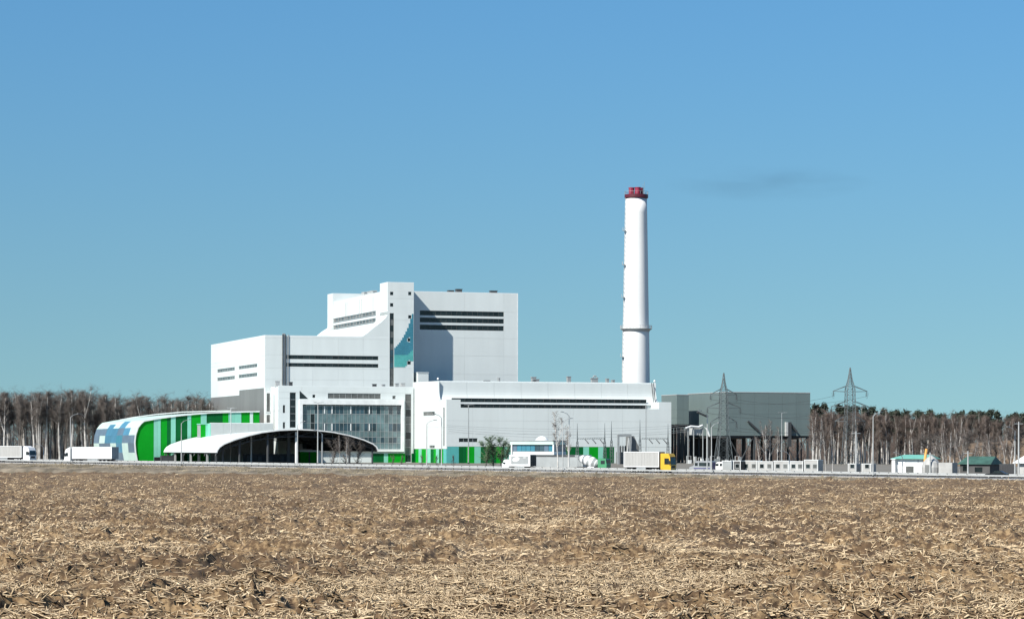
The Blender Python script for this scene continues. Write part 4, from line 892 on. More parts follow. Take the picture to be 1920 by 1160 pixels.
def truck(name, loc, rz_, label, cat, L, H, paint, box, cabH=3.7, cabL=2.2, floor=1.15, spoiler=True, rear='steel_dark', gap=.5, sun_visor=False):
    # x forward, origin at the rear on the ground; box from 0 to L-cabL-gap
    e = empty(name, loc, rz_, label, cat); W = 1.26; xb = L-cabL-gap; kw = dict(off=(0, 0, 0))
    bd = MB().box(.06, xb, -W, W, floor, H).build('cargo_box', box, e, **kw)
    tr = MB()
    for y in (-W-.02, W+.02):
        s_ = 1 if y > 0 else -1; o_ = (y, y+.03*s_); lo, hi = min(o_), max(o_)
        tr.box(.0, xb, lo, hi, floor, floor+.16); tr.box(0, xb, lo, hi, H-.14, H)
        for k in (0, xb-.14): tr.box(k, k+.14, lo, hi, floor+.16, H-.14)
    tr.build('edge_rail', 'truck_white' if box != 'truck_white' else 'frame_white', bd, **kw)
    dr = MB().box(0, .055, -W, -.02, floor+.02, H-.02).build('rear_door', rear, e, **kw); dr = MB().box(0, .055, .02, W, floor+.02, H-.02).build('rear_door', rear, e, **kw)
    if L > 11:
        for i in range(1, 12):
            x = xb*i/12
            for y in (-W-.018, W+.002): MB().box(x-.03, x+.03, y, y+.016, floor+.17, H-.15).build('side_seam', 'truck_white' if box == 'truck_white' else 'truck_grey', bd, **kw)
    MB().box(.3, L-.4, -.5, .5, .75, floor-.02).build('chassis', 'chassis', e, **kw)
    MB().box(xb*.36, xb*.62, -W+.05, -W+.12, .45, floor-.05).build('side_guard', 'steel', e, **kw); MB().box(xb*.36, xb*.62, W-.12, W-.05, .45, floor-.05).build('side_guard', 'steel', e, **kw)
    MB().box(.05, .15, -1.1, 1.1, .5, .68).build('bumper', 'chassis', e, **kw)
    x0 = xb+gap; x1 = L
    prof = [(x0, .7), (x1-.05, .45), (x1, .6), (x1, 1.55), (x1-.22, cabH-.7), (x1-.55, cabH-.08), (x0+.9, cabH), (x0, cabH)]
    cb = MB(); n = len(prof); cb.add([(p, -1.22, z) for p, z in prof]+[(p, 1.22, z) for p, z in prof], [tuple(range(n)), tuple(range(2*n-1, n-1, -1))]+[((i+1) % n, i, n+i, n+(i+1) % n) for i in range(n)])
    c = cb.build('cab', paint, e, **kw)
    MB().add([(x1+.006, -1.1, 1.72), (x1+.006, 1.1, 1.72), (x1-.19, 1.1, cabH-.85), (x1-.19, -1.1, cabH-.85), (x1-.03, -1.1, 1.72), (x1-.03, 1.1, 1.72), (x1-.24, 1.1, cabH-.85), (x1-.24, -1.1, cabH-.85)],
        [(0,1,2,3),(7,6,5,4),(0,4,5,1),(1,5,6,2),(2,6,7,3),(3,7,4,0)]).build('windscreen', 'glass_dark', c, **kw)
    for y in (-1.235, 1.225):
        MB().add([(x0+.95, y, 1.75), (x1-.28, y, 1.75), (x1-.45, y, cabH-1.05), (x0+.95, y, cabH-1.05), (x0+.95, y+.01, 1.75), (x1-.28, y+.01, 1.75), (x1-.45, y+.01, cabH-1.05), (x0+.95, y+.01, cabH-1.05)],
            [(0,1,2,3),(7,6,5,4),(0,4,5,1),(1,5,6,2),(2,6,7,3),(3,7,4,0)]).build('side_window', 'glass_dark', c, **kw)
        s_ = 1 if y > 0 else -1
        MB().box(x1-.3, x1-.12, min(s_*1.3, s_*1.52), max(s_*1.3, s_*1.52), 1.75, 2.55).box(x1-.2, x1-.16, min(s_*1.2, s_*1.4), max(s_*1.2, s_*1.4), 2.1, 2.2).build('mirror', 'chassis', c, **kw)
        MB().box(x1-.02, x1+.03, min(s_*.7, s_*1.1), max(s_*.7, s_*1.1), .75, 1.0).build('headlight', 'steel_light', c, **kw)
    MB().box(x1-.01, x1+.02, -.75, .75, .95, 1.5).build('grille', 'chassis', c, **kw)
    MB().box(x0+.05, x1+.05, -1.24, 1.24, .38, .62).build('front_bumper', paint, c, **kw)
    if sun_visor: MB().box(x1-.3, x1+.12, -1.1, 1.1, cabH-.82, cabH-.7).build('sun_visor', 'chassis', c, **kw)
    if spoiler:
        sp = [(x0, cabH+.002), (x1-.8, cabH+.002), (x0+.35, max(cabH+.3, H)), (x0, max(cabH+.3, H))]
        MB().add([(p, -1.1, z) for p, z in sp]+[(p, 1.1, z) for p, z in sp], [(0,1,2,3),(7,6,5,4)]+[((i+1) % 4, i, 4+i, 4+(i+1) % 4) for i in range(4)]).build('roof_spoiler', paint, c, **kw)
    ax = [x1-1.35] + ([xb-.9] if L > 11 else []) + ([1.9, 3.2, 4.5] if L > 11 else [1.9] if L < 8 else [1.6, 2.9])
    for x in ax:
        for y in (-1.05, 1.05): wheel(e, x, y)
    return e
def on_road(x_front, s_, L, head):                            # rear position and heading for a vehicle whose front near corner is seen at x_front
    sn = s_-1.25; t = rt(x_front, sn); tr_ = t - L*head; p = rp(tr_, s_, .03); return p, RANG + (0 if head > 0 else math.pi)
L = 15.5; p, a = on_road(55.5, 6.2, L, 1); truck('semi_truck', p, a, 'white cab semi truck with pale grey trailer passing the bare wood', 'truck', L, 4.05, 'truck_white', 'truck_grey')
L = 15.8; p, a = on_road(120.5, 13.2, L, -1); truck('semi_truck', p, a, 'white semi truck with plain white trailer in front of the patchwork hall', 'truck', L, 4.15, 'truck_white', 'truck_white', rear='steel')
L = 11.6; p, a = on_road(1257.5, 6.2, L, 1); truck('box_truck', p, a, 'yellow cab truck with light grey box body on the road', 'truck', L, 4.45, 'truck_yellow', 'truck_grey', cabH=4.1, cabL=2.5, spoiler=False, gap=.35, sun_visor=True)
L = 7.6; p, a = on_road(941, 13.2, L, -1); V1 = truck('box_truck', p, a, 'small white box truck with grey side panel and rear painted black as shade', 'truck', L, 3.5, 'truck_white', 'truck_white', cabH=2.4, cabL=1.9, floor=.9, spoiler=False, gap=.1, rear='black')  # rear doors coloured black for the shade on the side away from the sun
MB().box(.5, 5.1, 1.262, 1.28, 1.35, 3.15).build('side_panel', 'frame_grey', V1, off=(0, 0, 0))
el = MB(); el.add([(3.8+.9*math.cos(k*.449)-.25*math.sin(k*.449), 1.283, 2.45+.5*math.sin(k*.449)) for k in range(14)] + [(3.8+.9*math.cos(k*.449)-.25*math.sin(k*.449), 1.29, 2.45+.5*math.sin(k*.449)) for k in range(14)], [tuple(range(13, -1, -1)), tuple(range(14, 28))]); el.build('side_emblem', 'frame_white', V1, off=(0, 0, 0))
MB().box(1.2, 1.9, 1.283, 1.29, 2.75, 2.9).build('side_emblem', 'frame_white', V1, off=(0, 0, 0))
def car():
    L = 4.5; p, a = on_road(1845, 13.0, L, -1); e = empty('sedan_car', p, a, 'black sedan car on the far lane', 'car'); kw = dict(off=(0, 0, 0))
    low = [(0, .35), (L-.1, .3), (L, .5), (L-.05, .75), (L-1.2, .92), (.35, 1.0), (0, .85)]
    def pr(prof, w_): k = MB(); n = len(prof); return k.add([(x, -w_, z) for x, z in prof]+[(x, w_, z) for x, z in prof], [tuple(range(n)), tuple(range(2*n-1, n-1, -1))]+[((i+1) % n, i, n+i, n+(i+1) % n) for i in range(n)])
    b = pr(low, .9).build('body', 'car_black', e, **kw)
    pr([(.45, .98), (L-1.35, .9), (L-2.0, 1.42), (1.3, 1.46)], .76).build('cabin', 'car_black', e, **kw)
    pr([(.95, 1.02), (L-1.7, .98), (L-2.1, 1.34), (1.4, 1.38)], .775).build('side_window', 'glass_dark', e, **kw)
    for y in (-.75, .75): MB().box(L-.12, L+.01, y-.15, y+.15, .58, .7).build('headlight', 'steel_light', e, **kw)
    for x in (.8, L-.85):
        for y in (-.8, .8): wheel(e, x, y, .33, .2)
car()
def mixer():
    t = rt(1083, 26); p = rp(t, 26); e = empty('mixer_truck', (p.x, p.y, GZ+.02), RANG+.12, 'concrete mixer truck with white striped drum and green cab', 'mixer truck'); kw = dict(off=(0, 0, 0))
    MB().box(0, 7.6, -.5, .5, .75, 1.1).build('chassis', 'chassis', e, **kw)
    def drum(a, b, m):
        ax = Vector((.95, 0, -.31)).normalized(); o_ = Vector((.4, 0, 3.1)); rad = lambda f: np.interp(f, [0, .12, .35, .7, .92, 1], [.45, .8, 1.2, 1.28, .95, .5]); LL = 5.0
        fs = np.linspace(a, b, 5); k = MB(); k.tube([o_ + ax*f*LL for f in fs], [float(rad(f)) for f in fs], 20); return k.build('drum_section', m, e, smooth=False, **kw)
    for i in range(8): drum(i/8, (i+1)/8-.001, 'truck_white' if i % 2 else 'frame_grey')
    MB().box(-.4, .5, -.6, .6, 3.3, 3.7).build('hopper', 'steel', e, **kw); MB().prism_u([(-.25, .9), (.25, .9), (.3, 1.05), (-.3, 1.05)], -1.6, -.1).build('chute', 'steel_light', e, **kw)
    for s_ in (-.6, .5): MB().box(.2, .4, s_, s_+.12, 1.1, 3.3).build('drum_support', 'steel', e, **kw)
    c = MB().add([(x, y, z) for y in (-1.2, 1.2) for x, z in ((5.6, .6), (7.7, .5), (7.75, 1.6), (7.5, 2.9), (5.6, 3.0))], [(0,1,2,3,4), (9,8,7,6,5)]+[((i+1) % 5, i, 5+i, 5+(i+1) % 5) for i in range(5)]).build('cab', 'truck_green', e, **kw)
    MB().box(7.62, 7.70, -1.05, 1.05, 1.75, 2.6).build('windscreen', 'glass_dark', c, **kw)
    for y in (-1.22, 1.21): MB().box(6.3, 7.3, y, y+.01, 1.7, 2.5).build('side_window', 'glass_dark', c, **kw)
    for x in (1.2, 2.5, 6.7):
        for y in (-1.0, 1.0): wheel(e, x, y)
    MB().box(3, 4.6, -1.2, -.9, .5, 1.1).build('mud_guard', 'truck_white', e, **kw)
mixer()
def van(x, s_, head, label, body, rear, L=5.6, H=2.5):
    p, a = on_road(x, s_, L, head); p.z = GZ+.02; e = empty('parked_van', p, a, label, 'van', None); kw = dict(off=(0, 0, 0))
    prof = [(0, .4), (L-.05, .35), (L, .6), (L-.1, 1.15), (L-1.0, 1.4), (L-1.75, H-.08), (L-2.1, H), (.1, H), (0, H-.2)]
    k = MB(); n = len(prof); k.add([(q, -.98, z) for q, z in prof]+[(q, .98, z) for q, z in prof], [tuple(range(n)), tuple(range(2*n-1, n-1, -1))]+[((i+1) % n, i, n+i, n+(i+1) % n) for i in range(n)]); b = k.build('body', body, e, **kw)
    MB().box(-.02, -.002, -.9, .9, .5, H-.25).build('rear_door', rear, e, **kw)
    for y in (-.995, .985):
        MB().box(L-2.2, L-1.45, y, y+.01, 1.4, H-.4).build('side_window', 'glass_dark', b, **kw); MB().box(.4, L-2.5, y, y+.01, 1.35, H-.35).build('side_window', 'glass_dark', b, **kw)
        MB().box(.3, L-1.2, y-.004 if y < 0 else y, y+.014, .75, .95).build('side_stripe', rear, b, **kw)
    for x_ in (1.0, L-1.0):
        for y in (-.85, .85): wheel(e, x_, y, .36, .22)
van(1291, 27, -1, 'silver van with dark blue rear parked beyond the road', 'van_silver', 'van_blue')
van(1330, 31, -1, 'white van parked between silver van and grey container', 'truck_white', 'frame_white', L=5.2, H=2.3)

# ---- site cabins, containers
def cabin(x0, x1, s_, H, label, body, wins=1, door=None, group=None):
    t0, t1 = rt(x0, s_), rt(x1, s_); p = rp(t0, s_); e = empty('site_cabin', (p.x, p.y, GZ), RANG, label, 'cabin', group); kw = dict(off=(0, 0, 0)); L = t1-t0; D = 2.4
    MB().box(0, L, 0, D, .15, H).build('body', body, e, **kw); MB().box(-.06, L+.06, -.08, D+.08, H+.002, H+.14).build('roof', 'frame_white', e, **kw)
    for x in (.02, L-.14): MB().box(x, x+.12, -.06, -.003, .15, H-.01).build('corner_post', 'frame_white', e, **kw)
    for i in range(wins):
        c = L*(i+.55)/wins; wo = MB().box(c-.55, c+.55, -.06, -.004, .95, 1.05).box(c-.55, c+.55, -.06, -.004, 1.85, 1.95).box(c-.55, c-.45, -.06, -.004, 1.05, 1.85).box(c+.45, c+.55, -.06, -.004, 1.05, 1.85).build('window', 'frame_grey', e, **kw)
        MB().box(c-.45, c+.45, -.04, -.008, 1.05, 1.85).build('pane', 'glass_grey' if i % 2 else 'glass_dark', wo, **kw)
    if door: c = L*door; MB().box(c-.45, c+.45, -.05, -.004, .2, 2.2).build('door', 'frame_grey', e, **kw)
    for i in range(int(L/.6)): MB().box(.3+i*.6, .34+i*.6, -.02, -.002, .3, .92).build('wall_rib', 'steel_light', e, **kw)
cabin(1354, 1373, 29, 2.4, 'plain grey steel container beside the dark booth', 'frame_grey', 0)
cabin(1375, 1389, 28, 2.5, 'dark booth with pale window next to the white cabins', 'dark_wall', 1)
for x0, x1, h in ((1391, 1420, 2.5), (1421, 1449, 2.35), (1451, 1479, 2.5), (1481, 1506, 2.4), (1508, 1534, 2.75)):
    cabin(x0, x1, 30, h, 'white site cabin with small windows in the row beneath the grey hall', 'cabin_white', 2, None, 'row of white site cabins')
for x0, x1 in ((1590, 1605), (1616, 1634)): cabin(x0, x1, 40, 1.9, 'tiny white cabin at the foot of the second pylon', 'cabin_white', 1, None, 'tiny cabins by the second pylon')
def box_bldg(name, x0, x1, yt, s_, D, label, cat, wall, roof, overhang=.5, rh=1.0, wins=(), gable='x'):
    t0, t1 = rt(x0, s_), rt(x1, s_); p = rp(t0, s_); L = t1-t0; k = p.y/F; H = (HY+ROLL*((x0+x1)/2-HX)-yt)*k + CZ - GZ
    e = empty(name, (p.x, p.y, GZ), RANG, label, cat); kw = dict(off=(0, 0, 0)); hw = H-rh
    MB().box(0, L, 0, D, 0, hw).build('wall', wall, e, **kw)
    o_ = overhang; r = MB()
    r.add([(-o_, -o_, hw), (L+o_, -o_, hw), (L+o_*.2, D/2, H), (o_*.8, D/2, H), (-o_, D+o_, hw), (L+o_, D+o_, hw), (-o_, -o_, hw+.1), (L+o_, -o_, hw+.1)], [(6,7,2,3), (3,2,5,4), (0,1,7,6), (1,5,2,7), (0,6,3,4), (0,4,5,1)])
    r.build('roof', roof, e, **kw)
    for a_, b_, z0, z1, m in wins: MB().box(L*a_, L*b_, -.06, -.003, z0*hw, z1*hw).build('window' if 'glass' in m else 'wall_panel', m, e, **kw)
    return e
box_bldg('roadside_house', 1678, 1733, 852, 32, 7, 'white house with turquoise roof beside the orange post', 'house', 'frame_white', 'roof_turq', .7, .9, ((.05, .35, .3, .95, 'truck_white'), (.38, .64, 0, .5, 'glass_grey'), (.78, .8, 0, .95, 'steel')))
box_bldg('roadside_shed', 1672, 1678, 858, 31, 4, 'small white shed at the end of the turquoise roofed house', 'shed', 'truck_white', 'frame_white', .2, .3)
box_bldg('green_roof_house', 1800, 1856, 855, 36, 6, 'dark low house with weathered green roof among bare trees', 'house', 'dark_wall', 'roof_green', .4, 1.7, ((.1, .3, .3, .8, 'glass_dark'), (.5, .75, .2, .7, 'glass_dark')))
box_bldg('dark_fence', 1874, 1902, 869, 24.5, .3, 'dark grey metal fence beside the black sedan', 'fence', 'steel_dark', 'steel_dark', .05, .1, tuple((i/9+.02, i/9+.1, .05, .95, 'chassis') for i in range(9)))
box_bldg('white_house', 1908, 1945, 850, 33, 8, 'white walled house with pale roof at the end of the dark fence', 'house', 'cabin_white', 'frame_white', .8, 2.0, ((.35, .6, .2, .7, 'glass_dark'),))
t = rt(1732, 31); p = rp(t, 31); pst = empty('orange_post', (p.x, p.y, GZ), 0, 'leaning orange post beside the turquoise roofed house', 'post')
MB().tube([(0, 0, 0), (.35, 0, 3.6), (.6, 0, 5.3)], .28, 8).build('shaft', 'orange', pst, off=(0, 0, 0)); MB().lathe([(.4, 0), (.4, .25), (.28, .3)], 8).build('foot', 'steel', pst, off=(0, 0, 0))
t = rt(1746, 31); p = rp(t, 31); dm = empty('white_tent', (p.x, p.y, GZ), RANG, 'pale cone roofed tent next to the orange post', 'tent')
MB().lathe([(2.0, 0), (2.05, 1.4), (1.7, 2.4), (1.0, 3.3), (.15, 3.9)], 14).build('canvas', 'cabin_white', dm, off=(0, 0, 0)); MB().box(-.5, .5, -2.08, -1.9, 0, 1.9).build('flap', 'grey_clad', dm, off=(0, 0, 0))
MB().prism_z([(2.3, -1.4), (5.4, -1.4), (5.4, 1.4), (2.3, 1.4)], 0, 2.4).build('side_awning', 'cabin_white', dm, off=(0, 0, 0))
# ---- blue gatehouse with white dome behind
def gatehouse():
    s_ = 60; t0, t1 = rt(960, s_), rt(1038, s_); p = rp(t0, s_); L = t1-t0; k = p.y/F
    Y = p.y; z = lambda y: (HY+2-y-2+0.08)*k + CZ - GZ; e = empty('gatehouse', (p.x, p.y, GZ), RANG, 'flat roofed gatehouse with blue glass band and mint fascia', 'gatehouse'); kw = dict(off=(0, 0, 0))
    MB().box(0, L, 0, 6, 0, z(846)).build('wall', 'cladding', e, **kw); MB().box(.1, L-.1, .1, 5.9, z(846)+.002, z(833)).build('core', 'core', e, **kw)
    n = 9
    for i in range(n): MB().box(.15+(L-.3)*i/n+.04, .15+(L-.3)*(i+1)/n-.04, .0, .09, z(846)+.05, z(833)-.02).build('pane', random.Random(i).choice(['tile_blue', 'tile_steel', 'glass_blue']), e, **kw)
    MB().box(-.3, L+.2, -.4, 6.3, z(833)+.002, z(827)).build('fascia', 'mint_pale', e, **kw); MB().box(-.5, L+.2, -.5, 6.4, z(827)+.002, z(825)).build('roof', 'steel', e, **kw)
    for x in (-.1, L-.1): MB().box(x, x+.35, -.35, -.05, 0, z(833)).build('column', 'frame_white', e, **kw)
    MB().box(-.3, L+9, -1.0, -.6, z(856), z(852)).build('barrier_band', 'steel_dark', e, **kw); MB().box(L+.3, L+9, -.59, 3, 0, z(852)).build('side_wing', 'cladding', e, **kw); MB().box(-.2, L+9, -1.0, -.6, 0, z(856)-.01).build('low_wall', 'frame_grey', e, **kw)
    t = rt(1016, 75); q = rp(t, 75); c = empty('white_dome', (q.x, q.y, GZ), 0, 'smooth white dome rising behind the blue gatehouse', 'dome'); kk = q.y/F; top = (HY-817)*kk+CZ-GZ; r = 13.5*kk*1.15; mb = MB()
    mb.lathe([(r, 0), (r, top-2.6)] + [(r*math.cos(a_)+.01, top-2.6+2.6*math.sin(a_)) for a_ in np.linspace(.1, 1.57, 8)], 24); mb.build('shell', 'frame_white', c, off=(0, 0, 0), smooth=True); MB().lathe([(r+.15, top-2.75), (r+.15, top-2.55)], 24).build('rim', 'steel', c, off=(0, 0, 0))
gatehouse()

# ================================================================== trees
def gen_tree(seed, H, clear, spread, twigs, fork=True, lean=.02, tr=.016, twl=2.0, twr=.021, up=.75):
    rnd = random.Random(seed); tk = MB(); br = []                # trunk and limbs; list of (point, direction, size) for twigs
    n = 9; pts = [Vector((0, 0, -.4))]; d = Vector((rnd.uniform(-lean, lean), rnd.uniform(-lean, lean), 1)).normalized()
    for i in range(n): pts.append(pts[-1] + d*(H/n*(.96))); d = (d + Vector((rnd.uniform(-.06, .06), rnd.uniform(-.06, .06), .03))).normalized()
    rad = [H*tr*(1-.9*i/n)**.8 + .02 for i in range(n+1)]; tk.tube(pts, rad, 7)
    axes = [(pts, rad)]
    if fork:
        k = rnd.randint(4, 6); b = pts[k]; dd = Vector((rnd.uniform(-1, 1), rnd.uniform(-.6, .6), 0)).normalized(); q = [b]
        for i in range(5): q.append(q[-1] + (dd*(.35-.04*i) + Vector((0, 0, 1))).normalized()*H*.085)
        r2 = [rad[k]*.75*(1-.16*i) for i in range(6)]; tk.tube(q, r2, 6); axes.append((q, r2))
    limbs = []
    for pts_, rad_ in axes:
        m = len(pts_)-1
        for i in range(int(18 if pts_ is pts else 8)):
            f = rnd.uniform(clear, .98) if pts_ is pts else rnd.uniform(.2, .98); x = f*m; j = min(int(x), m-1); p = pts_[j].lerp(pts_[j+1], x-j); az = rnd.uniform(0, 6.283)
            l_ = spread*H*(1.05-.62*f)*rnd.uniform(.6, 1.25); dv = Vector((math.cos(az), math.sin(az), up*rnd.uniform(.7, 1.6))).normalized(); q = [p]
            for s_ in range(3): q.append(q[-1] + dv*l_/3); dv = (dv + Vector((rnd.uniform(-.25, .25), rnd.uniform(-.25, .25), .22))).normalized()
            r0 = max(.035, rad_[j]*.36); tk.tube(q, [r0, r0*.7, r0*.45, r0*.2], 4, False); limbs.append((q, l_))
    rs = np.random.RandomState(seed); V_ = []; F_ = []
    for i in range(twigs):
        q, l_ = limbs[rs.randint(len(limbs))] if rs.rand() < .8 else (pts[4:], H*.1)
        x = rs.rand()**.7*(len(q)-1); j = min(int(x), len(q)-2); p = np.array(q[j].lerp(q[j+1], x-j)); az = rs.rand()*6.283
        dv = np.array([math.cos(az), math.sin(az), rs.uniform(-.5, 1.2)]); dv /= np.linalg.norm(dv); L_ = twl*rs.uniform(.4, 1.2)*H/24
        s1 = np.cross(dv, [0, 0, 1.0]); s1 /= np.linalg.norm(s1)+1e-6; s2 = np.cross(dv, s1); r_ = twr*rs.uniform(.5, 1.2); b = len(V_)
        tip = p + dv*L_ + rs.normal(0, .12*L_, 3)
        V_ += [p+s1*r_, p-s1*r_*.5+s2*r_*.87, p-s1*r_*.5-s2*r_*.87, tip]; F_ += [(b, b+1, b+3), (b+1, b+2, b+3), (b+2, b, b+3)]
    return tk.mesh('trunk'), np_mesh('crown', V_, F_)
def gen_pine(seed, H):
    rs = np.random.RandomState(seed); tk = MB(); tk.tube([(0, 0, -.4), (0, 0, H*.6), (0, 0, H*.97)], [H*.014, H*.01, .04], 6); V_ = []; F_ = []
    cl = [(rs.uniform(-1, 1), rs.uniform(-1, 1), rs.rand()) for _ in range(26)]
    for i in range(1500):
        a_, b_, f = cl[rs.randint(26)]; z = H*(.55+.43*f); w_ = H*.11*(1.15-f)*1.2; c = np.array([a_*w_, b_*w_, z]) + rs.normal(0, .55, 3); q = rs.normal(0, .42, (3, 3)); n0 = len(V_); V_ += [c+q[0], c+q[1], c+q[2]]; F_.append((n0, n0+1, n0+2))
    return tk.mesh('trunk'), np_mesh('crown', V_, F_)
def with_mat(ms, a, b): ms[0].materials.append(MATS[a]); ms[1].materials.append(MATS[b]); return ms
def plant_tree(name, ms, loc, rz_, sc, label, cat, group):
    e = bpy.data.objects.new(name, None); COL.objects.link(e); e.location = loc; e.rotation_euler = (0, 0, rz_); e.scale = (sc[0], sc[0], sc[1]); tag(e, label, cat, group)
    for nm, me in (('trunk', ms[0]), ('crown', ms[1])): o = bpy.data.objects.new(nm, me); COL.objects.link(o); o.parent = e
    return e
birL = [with_mat(gen_tree(100+i, 24, .55, .17, 1800, i % 3 == 0), 'birch_bark', 'twig_brown') for i in range(7)]
greL = [with_mat(gen_tree(150+i, 24, .36, .19, 2200, i % 2 == 0), 'bark_grey', 'twig_brown') for i in range(4)]
birR = [with_mat(gen_tree(200+i, 24, .48, .17, 2000, i % 3 == 0), 'birch_bark', 'twig_red') for i in range(6)]
greR = [with_mat(gen_tree(250+i, 24, .26, .19, 2600, i % 2 == 0), 'bark_grey', 'twig_red') for i in range(4)]
pine = [with_mat(gen_pine(300+i, 24), 'bark_grey', 'pine_green') for i in range(3)]
rnd = random.Random(21)
def topz(prof, x): return float(np.interp(x, [p[0] for p in prof], [p[1] for p in prof]))
TL = [(-80, 727), (0, 729), (60, 727), (130, 723), (180, 730), (240, 738), (300, 736), (395, 738), (440, 742)]
TR = [(1200, 765), (1490, 764), (1525, 760), (1570, 762), (1640, 766), (1700, 770), (1770, 772), (1830, 771), (1920, 775), (2000, 777)]
def wood(xa, xb, n, Y0, Y1, prof, bir, gre, pb, labels, group, seed):
    rn = random.Random(seed)
    for i in range(n):
        f = (i+rn.random())/n; x = xa+(xb-xa)*((f*7.31) % 1.0); b = rn.random() < pb; r = rn.random()*(.55 if b else 1.0); Y = Y0+(Y1-Y0)*r
        X = gx(x, Y); k = Y/F; ht = (HY+ROLL*(x-HX)-topz(prof, x)+rn.uniform(-14, 1)-(5*(1-r)))*k + CZ - GZ
        ms = rn.choice(bir if b else gre); sz = ht/24
        plant_tree('birch_tree' if b else 'bare_tree', ms, (X, Y, GZ), rn.uniform(0, 6.28), (sz*rn.uniform(.8, 1.1), sz), labels[0 if b else 1], 'tree', group)
wood(-60, 412, 140, 1070, 1115, TL, birL, greL, .68, ('tall bare birch with pale trunk in the wood behind the green hall', 'bare dark barked tree in the wood behind the green hall'), 'bare trees of the wood behind the green hall', 1)
wood(1523, 1990, 140, 945, 990, TR, birR, greR, .55, ('tall bare birch with pale trunk in the wood behind the pylons', 'bare brown tree in the wood behind the pylons'), 'bare trees of the wood behind the pylons', 2)
for i in range(34):
    x = 1500+500*(i+rnd.random()*.9)/34; Y = rnd.uniform(1010, 1075); h = (HY+1.5-topz(TR, x)+rnd.uniform(-2, 6))*Y/F + CZ - GZ
    plant_tree('pine_tree', rnd.choice(pine), (gx(x, Y), Y, GZ), rnd.uniform(0, 6.28), (h/24, h/24), 'dark evergreen pine topping the back of the right wood', 'tree', 'pines at the back of the right wood')
# deep interior of both woods: one mass nobody could count
def mass(name, xa, xb, n, Y0, Y1, prof, src, m, label, seed):
    rs = np.random.RandomState(seed); VV = []; FF = []; b = 0; base = []
    for ms in src:
        v = np.empty(len(ms[1].vertices)*3, np.float32); ms[1].vertices.foreach_get('co', v); v = v.reshape(-1, 3)[:1400]
        base.append(v)
    for i in range(n):
        x = xa+(xb-xa)*rs.rand(); Y = rs.uniform(Y0, Y1); h = (HY+ROLL*(x-HX)-topz(prof, x)+rs.uniform(-11, -2))*Y/F + CZ - GZ; sc = h/24; v = base[rs.randint(len(base))]; a = rs.rand()*6.28
        w_ = v.copy(); w_[:, 2] = w_[:, 2]; low = rs.rand(len(w_)//4) < .5; lo = np.repeat(low, 4); zc = w_[:, 2]; zc[lo] = zc[lo]*rs.uniform(.15, .9)
        xx = (w_[:, 0]*math.cos(a)-w_[:, 1]*math.sin(a))*sc*1.25 + gx(x, Y); yy = (w_[:, 0]*math.sin(a)+w_[:, 1]*math.cos(a))*sc*1.25 + Y
        VV.append(np.stack([xx, yy, zc*sc+GZ], -1)); q = (np.arange(len(w_)//4)*4)[:, None]
        FF.append(np.concatenate([q+np.array(k)[None, :] for k in ((0,1,3), (1,2,3), (2,0,3))], 0)+b); b += len(w_)
        r = .16*sc; tv = np.array([(gx(x, Y)+r*math.cos(k*2.09), Y+r*math.sin(k*2.09), GZ) for k in range(3)] + [(gx(x, Y), Y, GZ+h*.85)]); VV.append(tv); FF.append(np.array([(0,1,3), (1,2,3), (2,0,3)])+b); b += 4
    for i in range(n*4):                                     # trunks and undergrowth further in
        x = xa+(xb-xa)*rs.rand(); Y = Y1+rs.rand()*(Y1-Y0)*3.5; X = gx(x, Y); r = rs.uniform(.14, .34); h = rs.uniform(9, 19); lx = rs.uniform(-1.2, 1.2)
        VV.append(np.array([(X+r*math.cos(k*2.09), Y+r*math.sin(k*2.09), GZ) for k in range(3)] + [(X+lx, Y, GZ+h)])); FF.append(np.array([(0,1,3), (1,2,3), (2,0,3)])+b); b += 4
        t = 18; bp = np.stack([X+rs.normal(0, 2.2, t), Y+rs.normal(0, 2, t), GZ+rs.rand(t)**1.6*16-.2], -1); tp = bp+np.stack([rs.normal(0, 1.0, t), rs.normal(0, 1, t), rs.uniform(.5, 3.4, t)], -1); w_ = rs.uniform(.05, .16, t)
        q = np.stack([bp+np.stack([w_*math.cos(k*2.09), w_*math.sin(k*2.09), 0*w_], -1) for k in range(3)]+[tp], 1).reshape(-1, 3); VV.append(q); qi = (np.arange(t)*4)[:, None]
        FF.append(np.concatenate([qi+np.array(k)[None, :] for k in ((0,1,3), (1,2,3), (2,0,3))], 0)+b); b += len(q)
    o = link(name, np_mesh(name, np.concatenate(VV), np.concatenate(FF)), None, m); tag(o, label, 'wood', kind='stuff')
mass('wood_interior', -70, 420, 230, 1100, 1170, TL, birL, 'twig_brown', 'dense dark twigs deep inside the wood behind the green hall', 31)
mass('wood_interior', 1240, 2000, 330, 1085, 1170, TR, birR, 'twig_red', 'dense brown twigs deep inside the wood behind the pylons', 32)

# ---- single trees and shrubs beyond the road
near = [with_mat(gen_tree(400+i, 12, .3, .2, 520, True, .06, .013, 2.2, .022, .9), 'birch_bark', 'twig_red') for i in range(4)]
bush = [with_mat(gen_tree(440+i, 6, .08, .42, 700, True, .1, .012, 3.4, .022, 1.0), 'bark_grey', 'twig_brown') for i in range(2)]
gbush = [with_mat(gen_tree(460+i, 6, .06, .38, 900, True, .1, .012, 3.2, .03, 1.2), 'bark_grey', 'bush_green') for i in range(2)]
def spot(x, s_): t = rt(x, s_); p = rp(t, s_); return (p.x, p.y, GZ), p.y/F
def single(x, yt, s_, ms, label, name='bare_tree', wd=1.0, cat='tree', group=None):
    p, k = spot(x, s_); H0 = max(v.co.z for v in ms[0].vertices); h = (HY+ROLL*(x-HX)-yt)*k + CZ - GZ; sc = h/H0; plant_tree(name, ms, p, rnd.uniform(0, 6.28), (sc*wd, sc), label, cat, group)
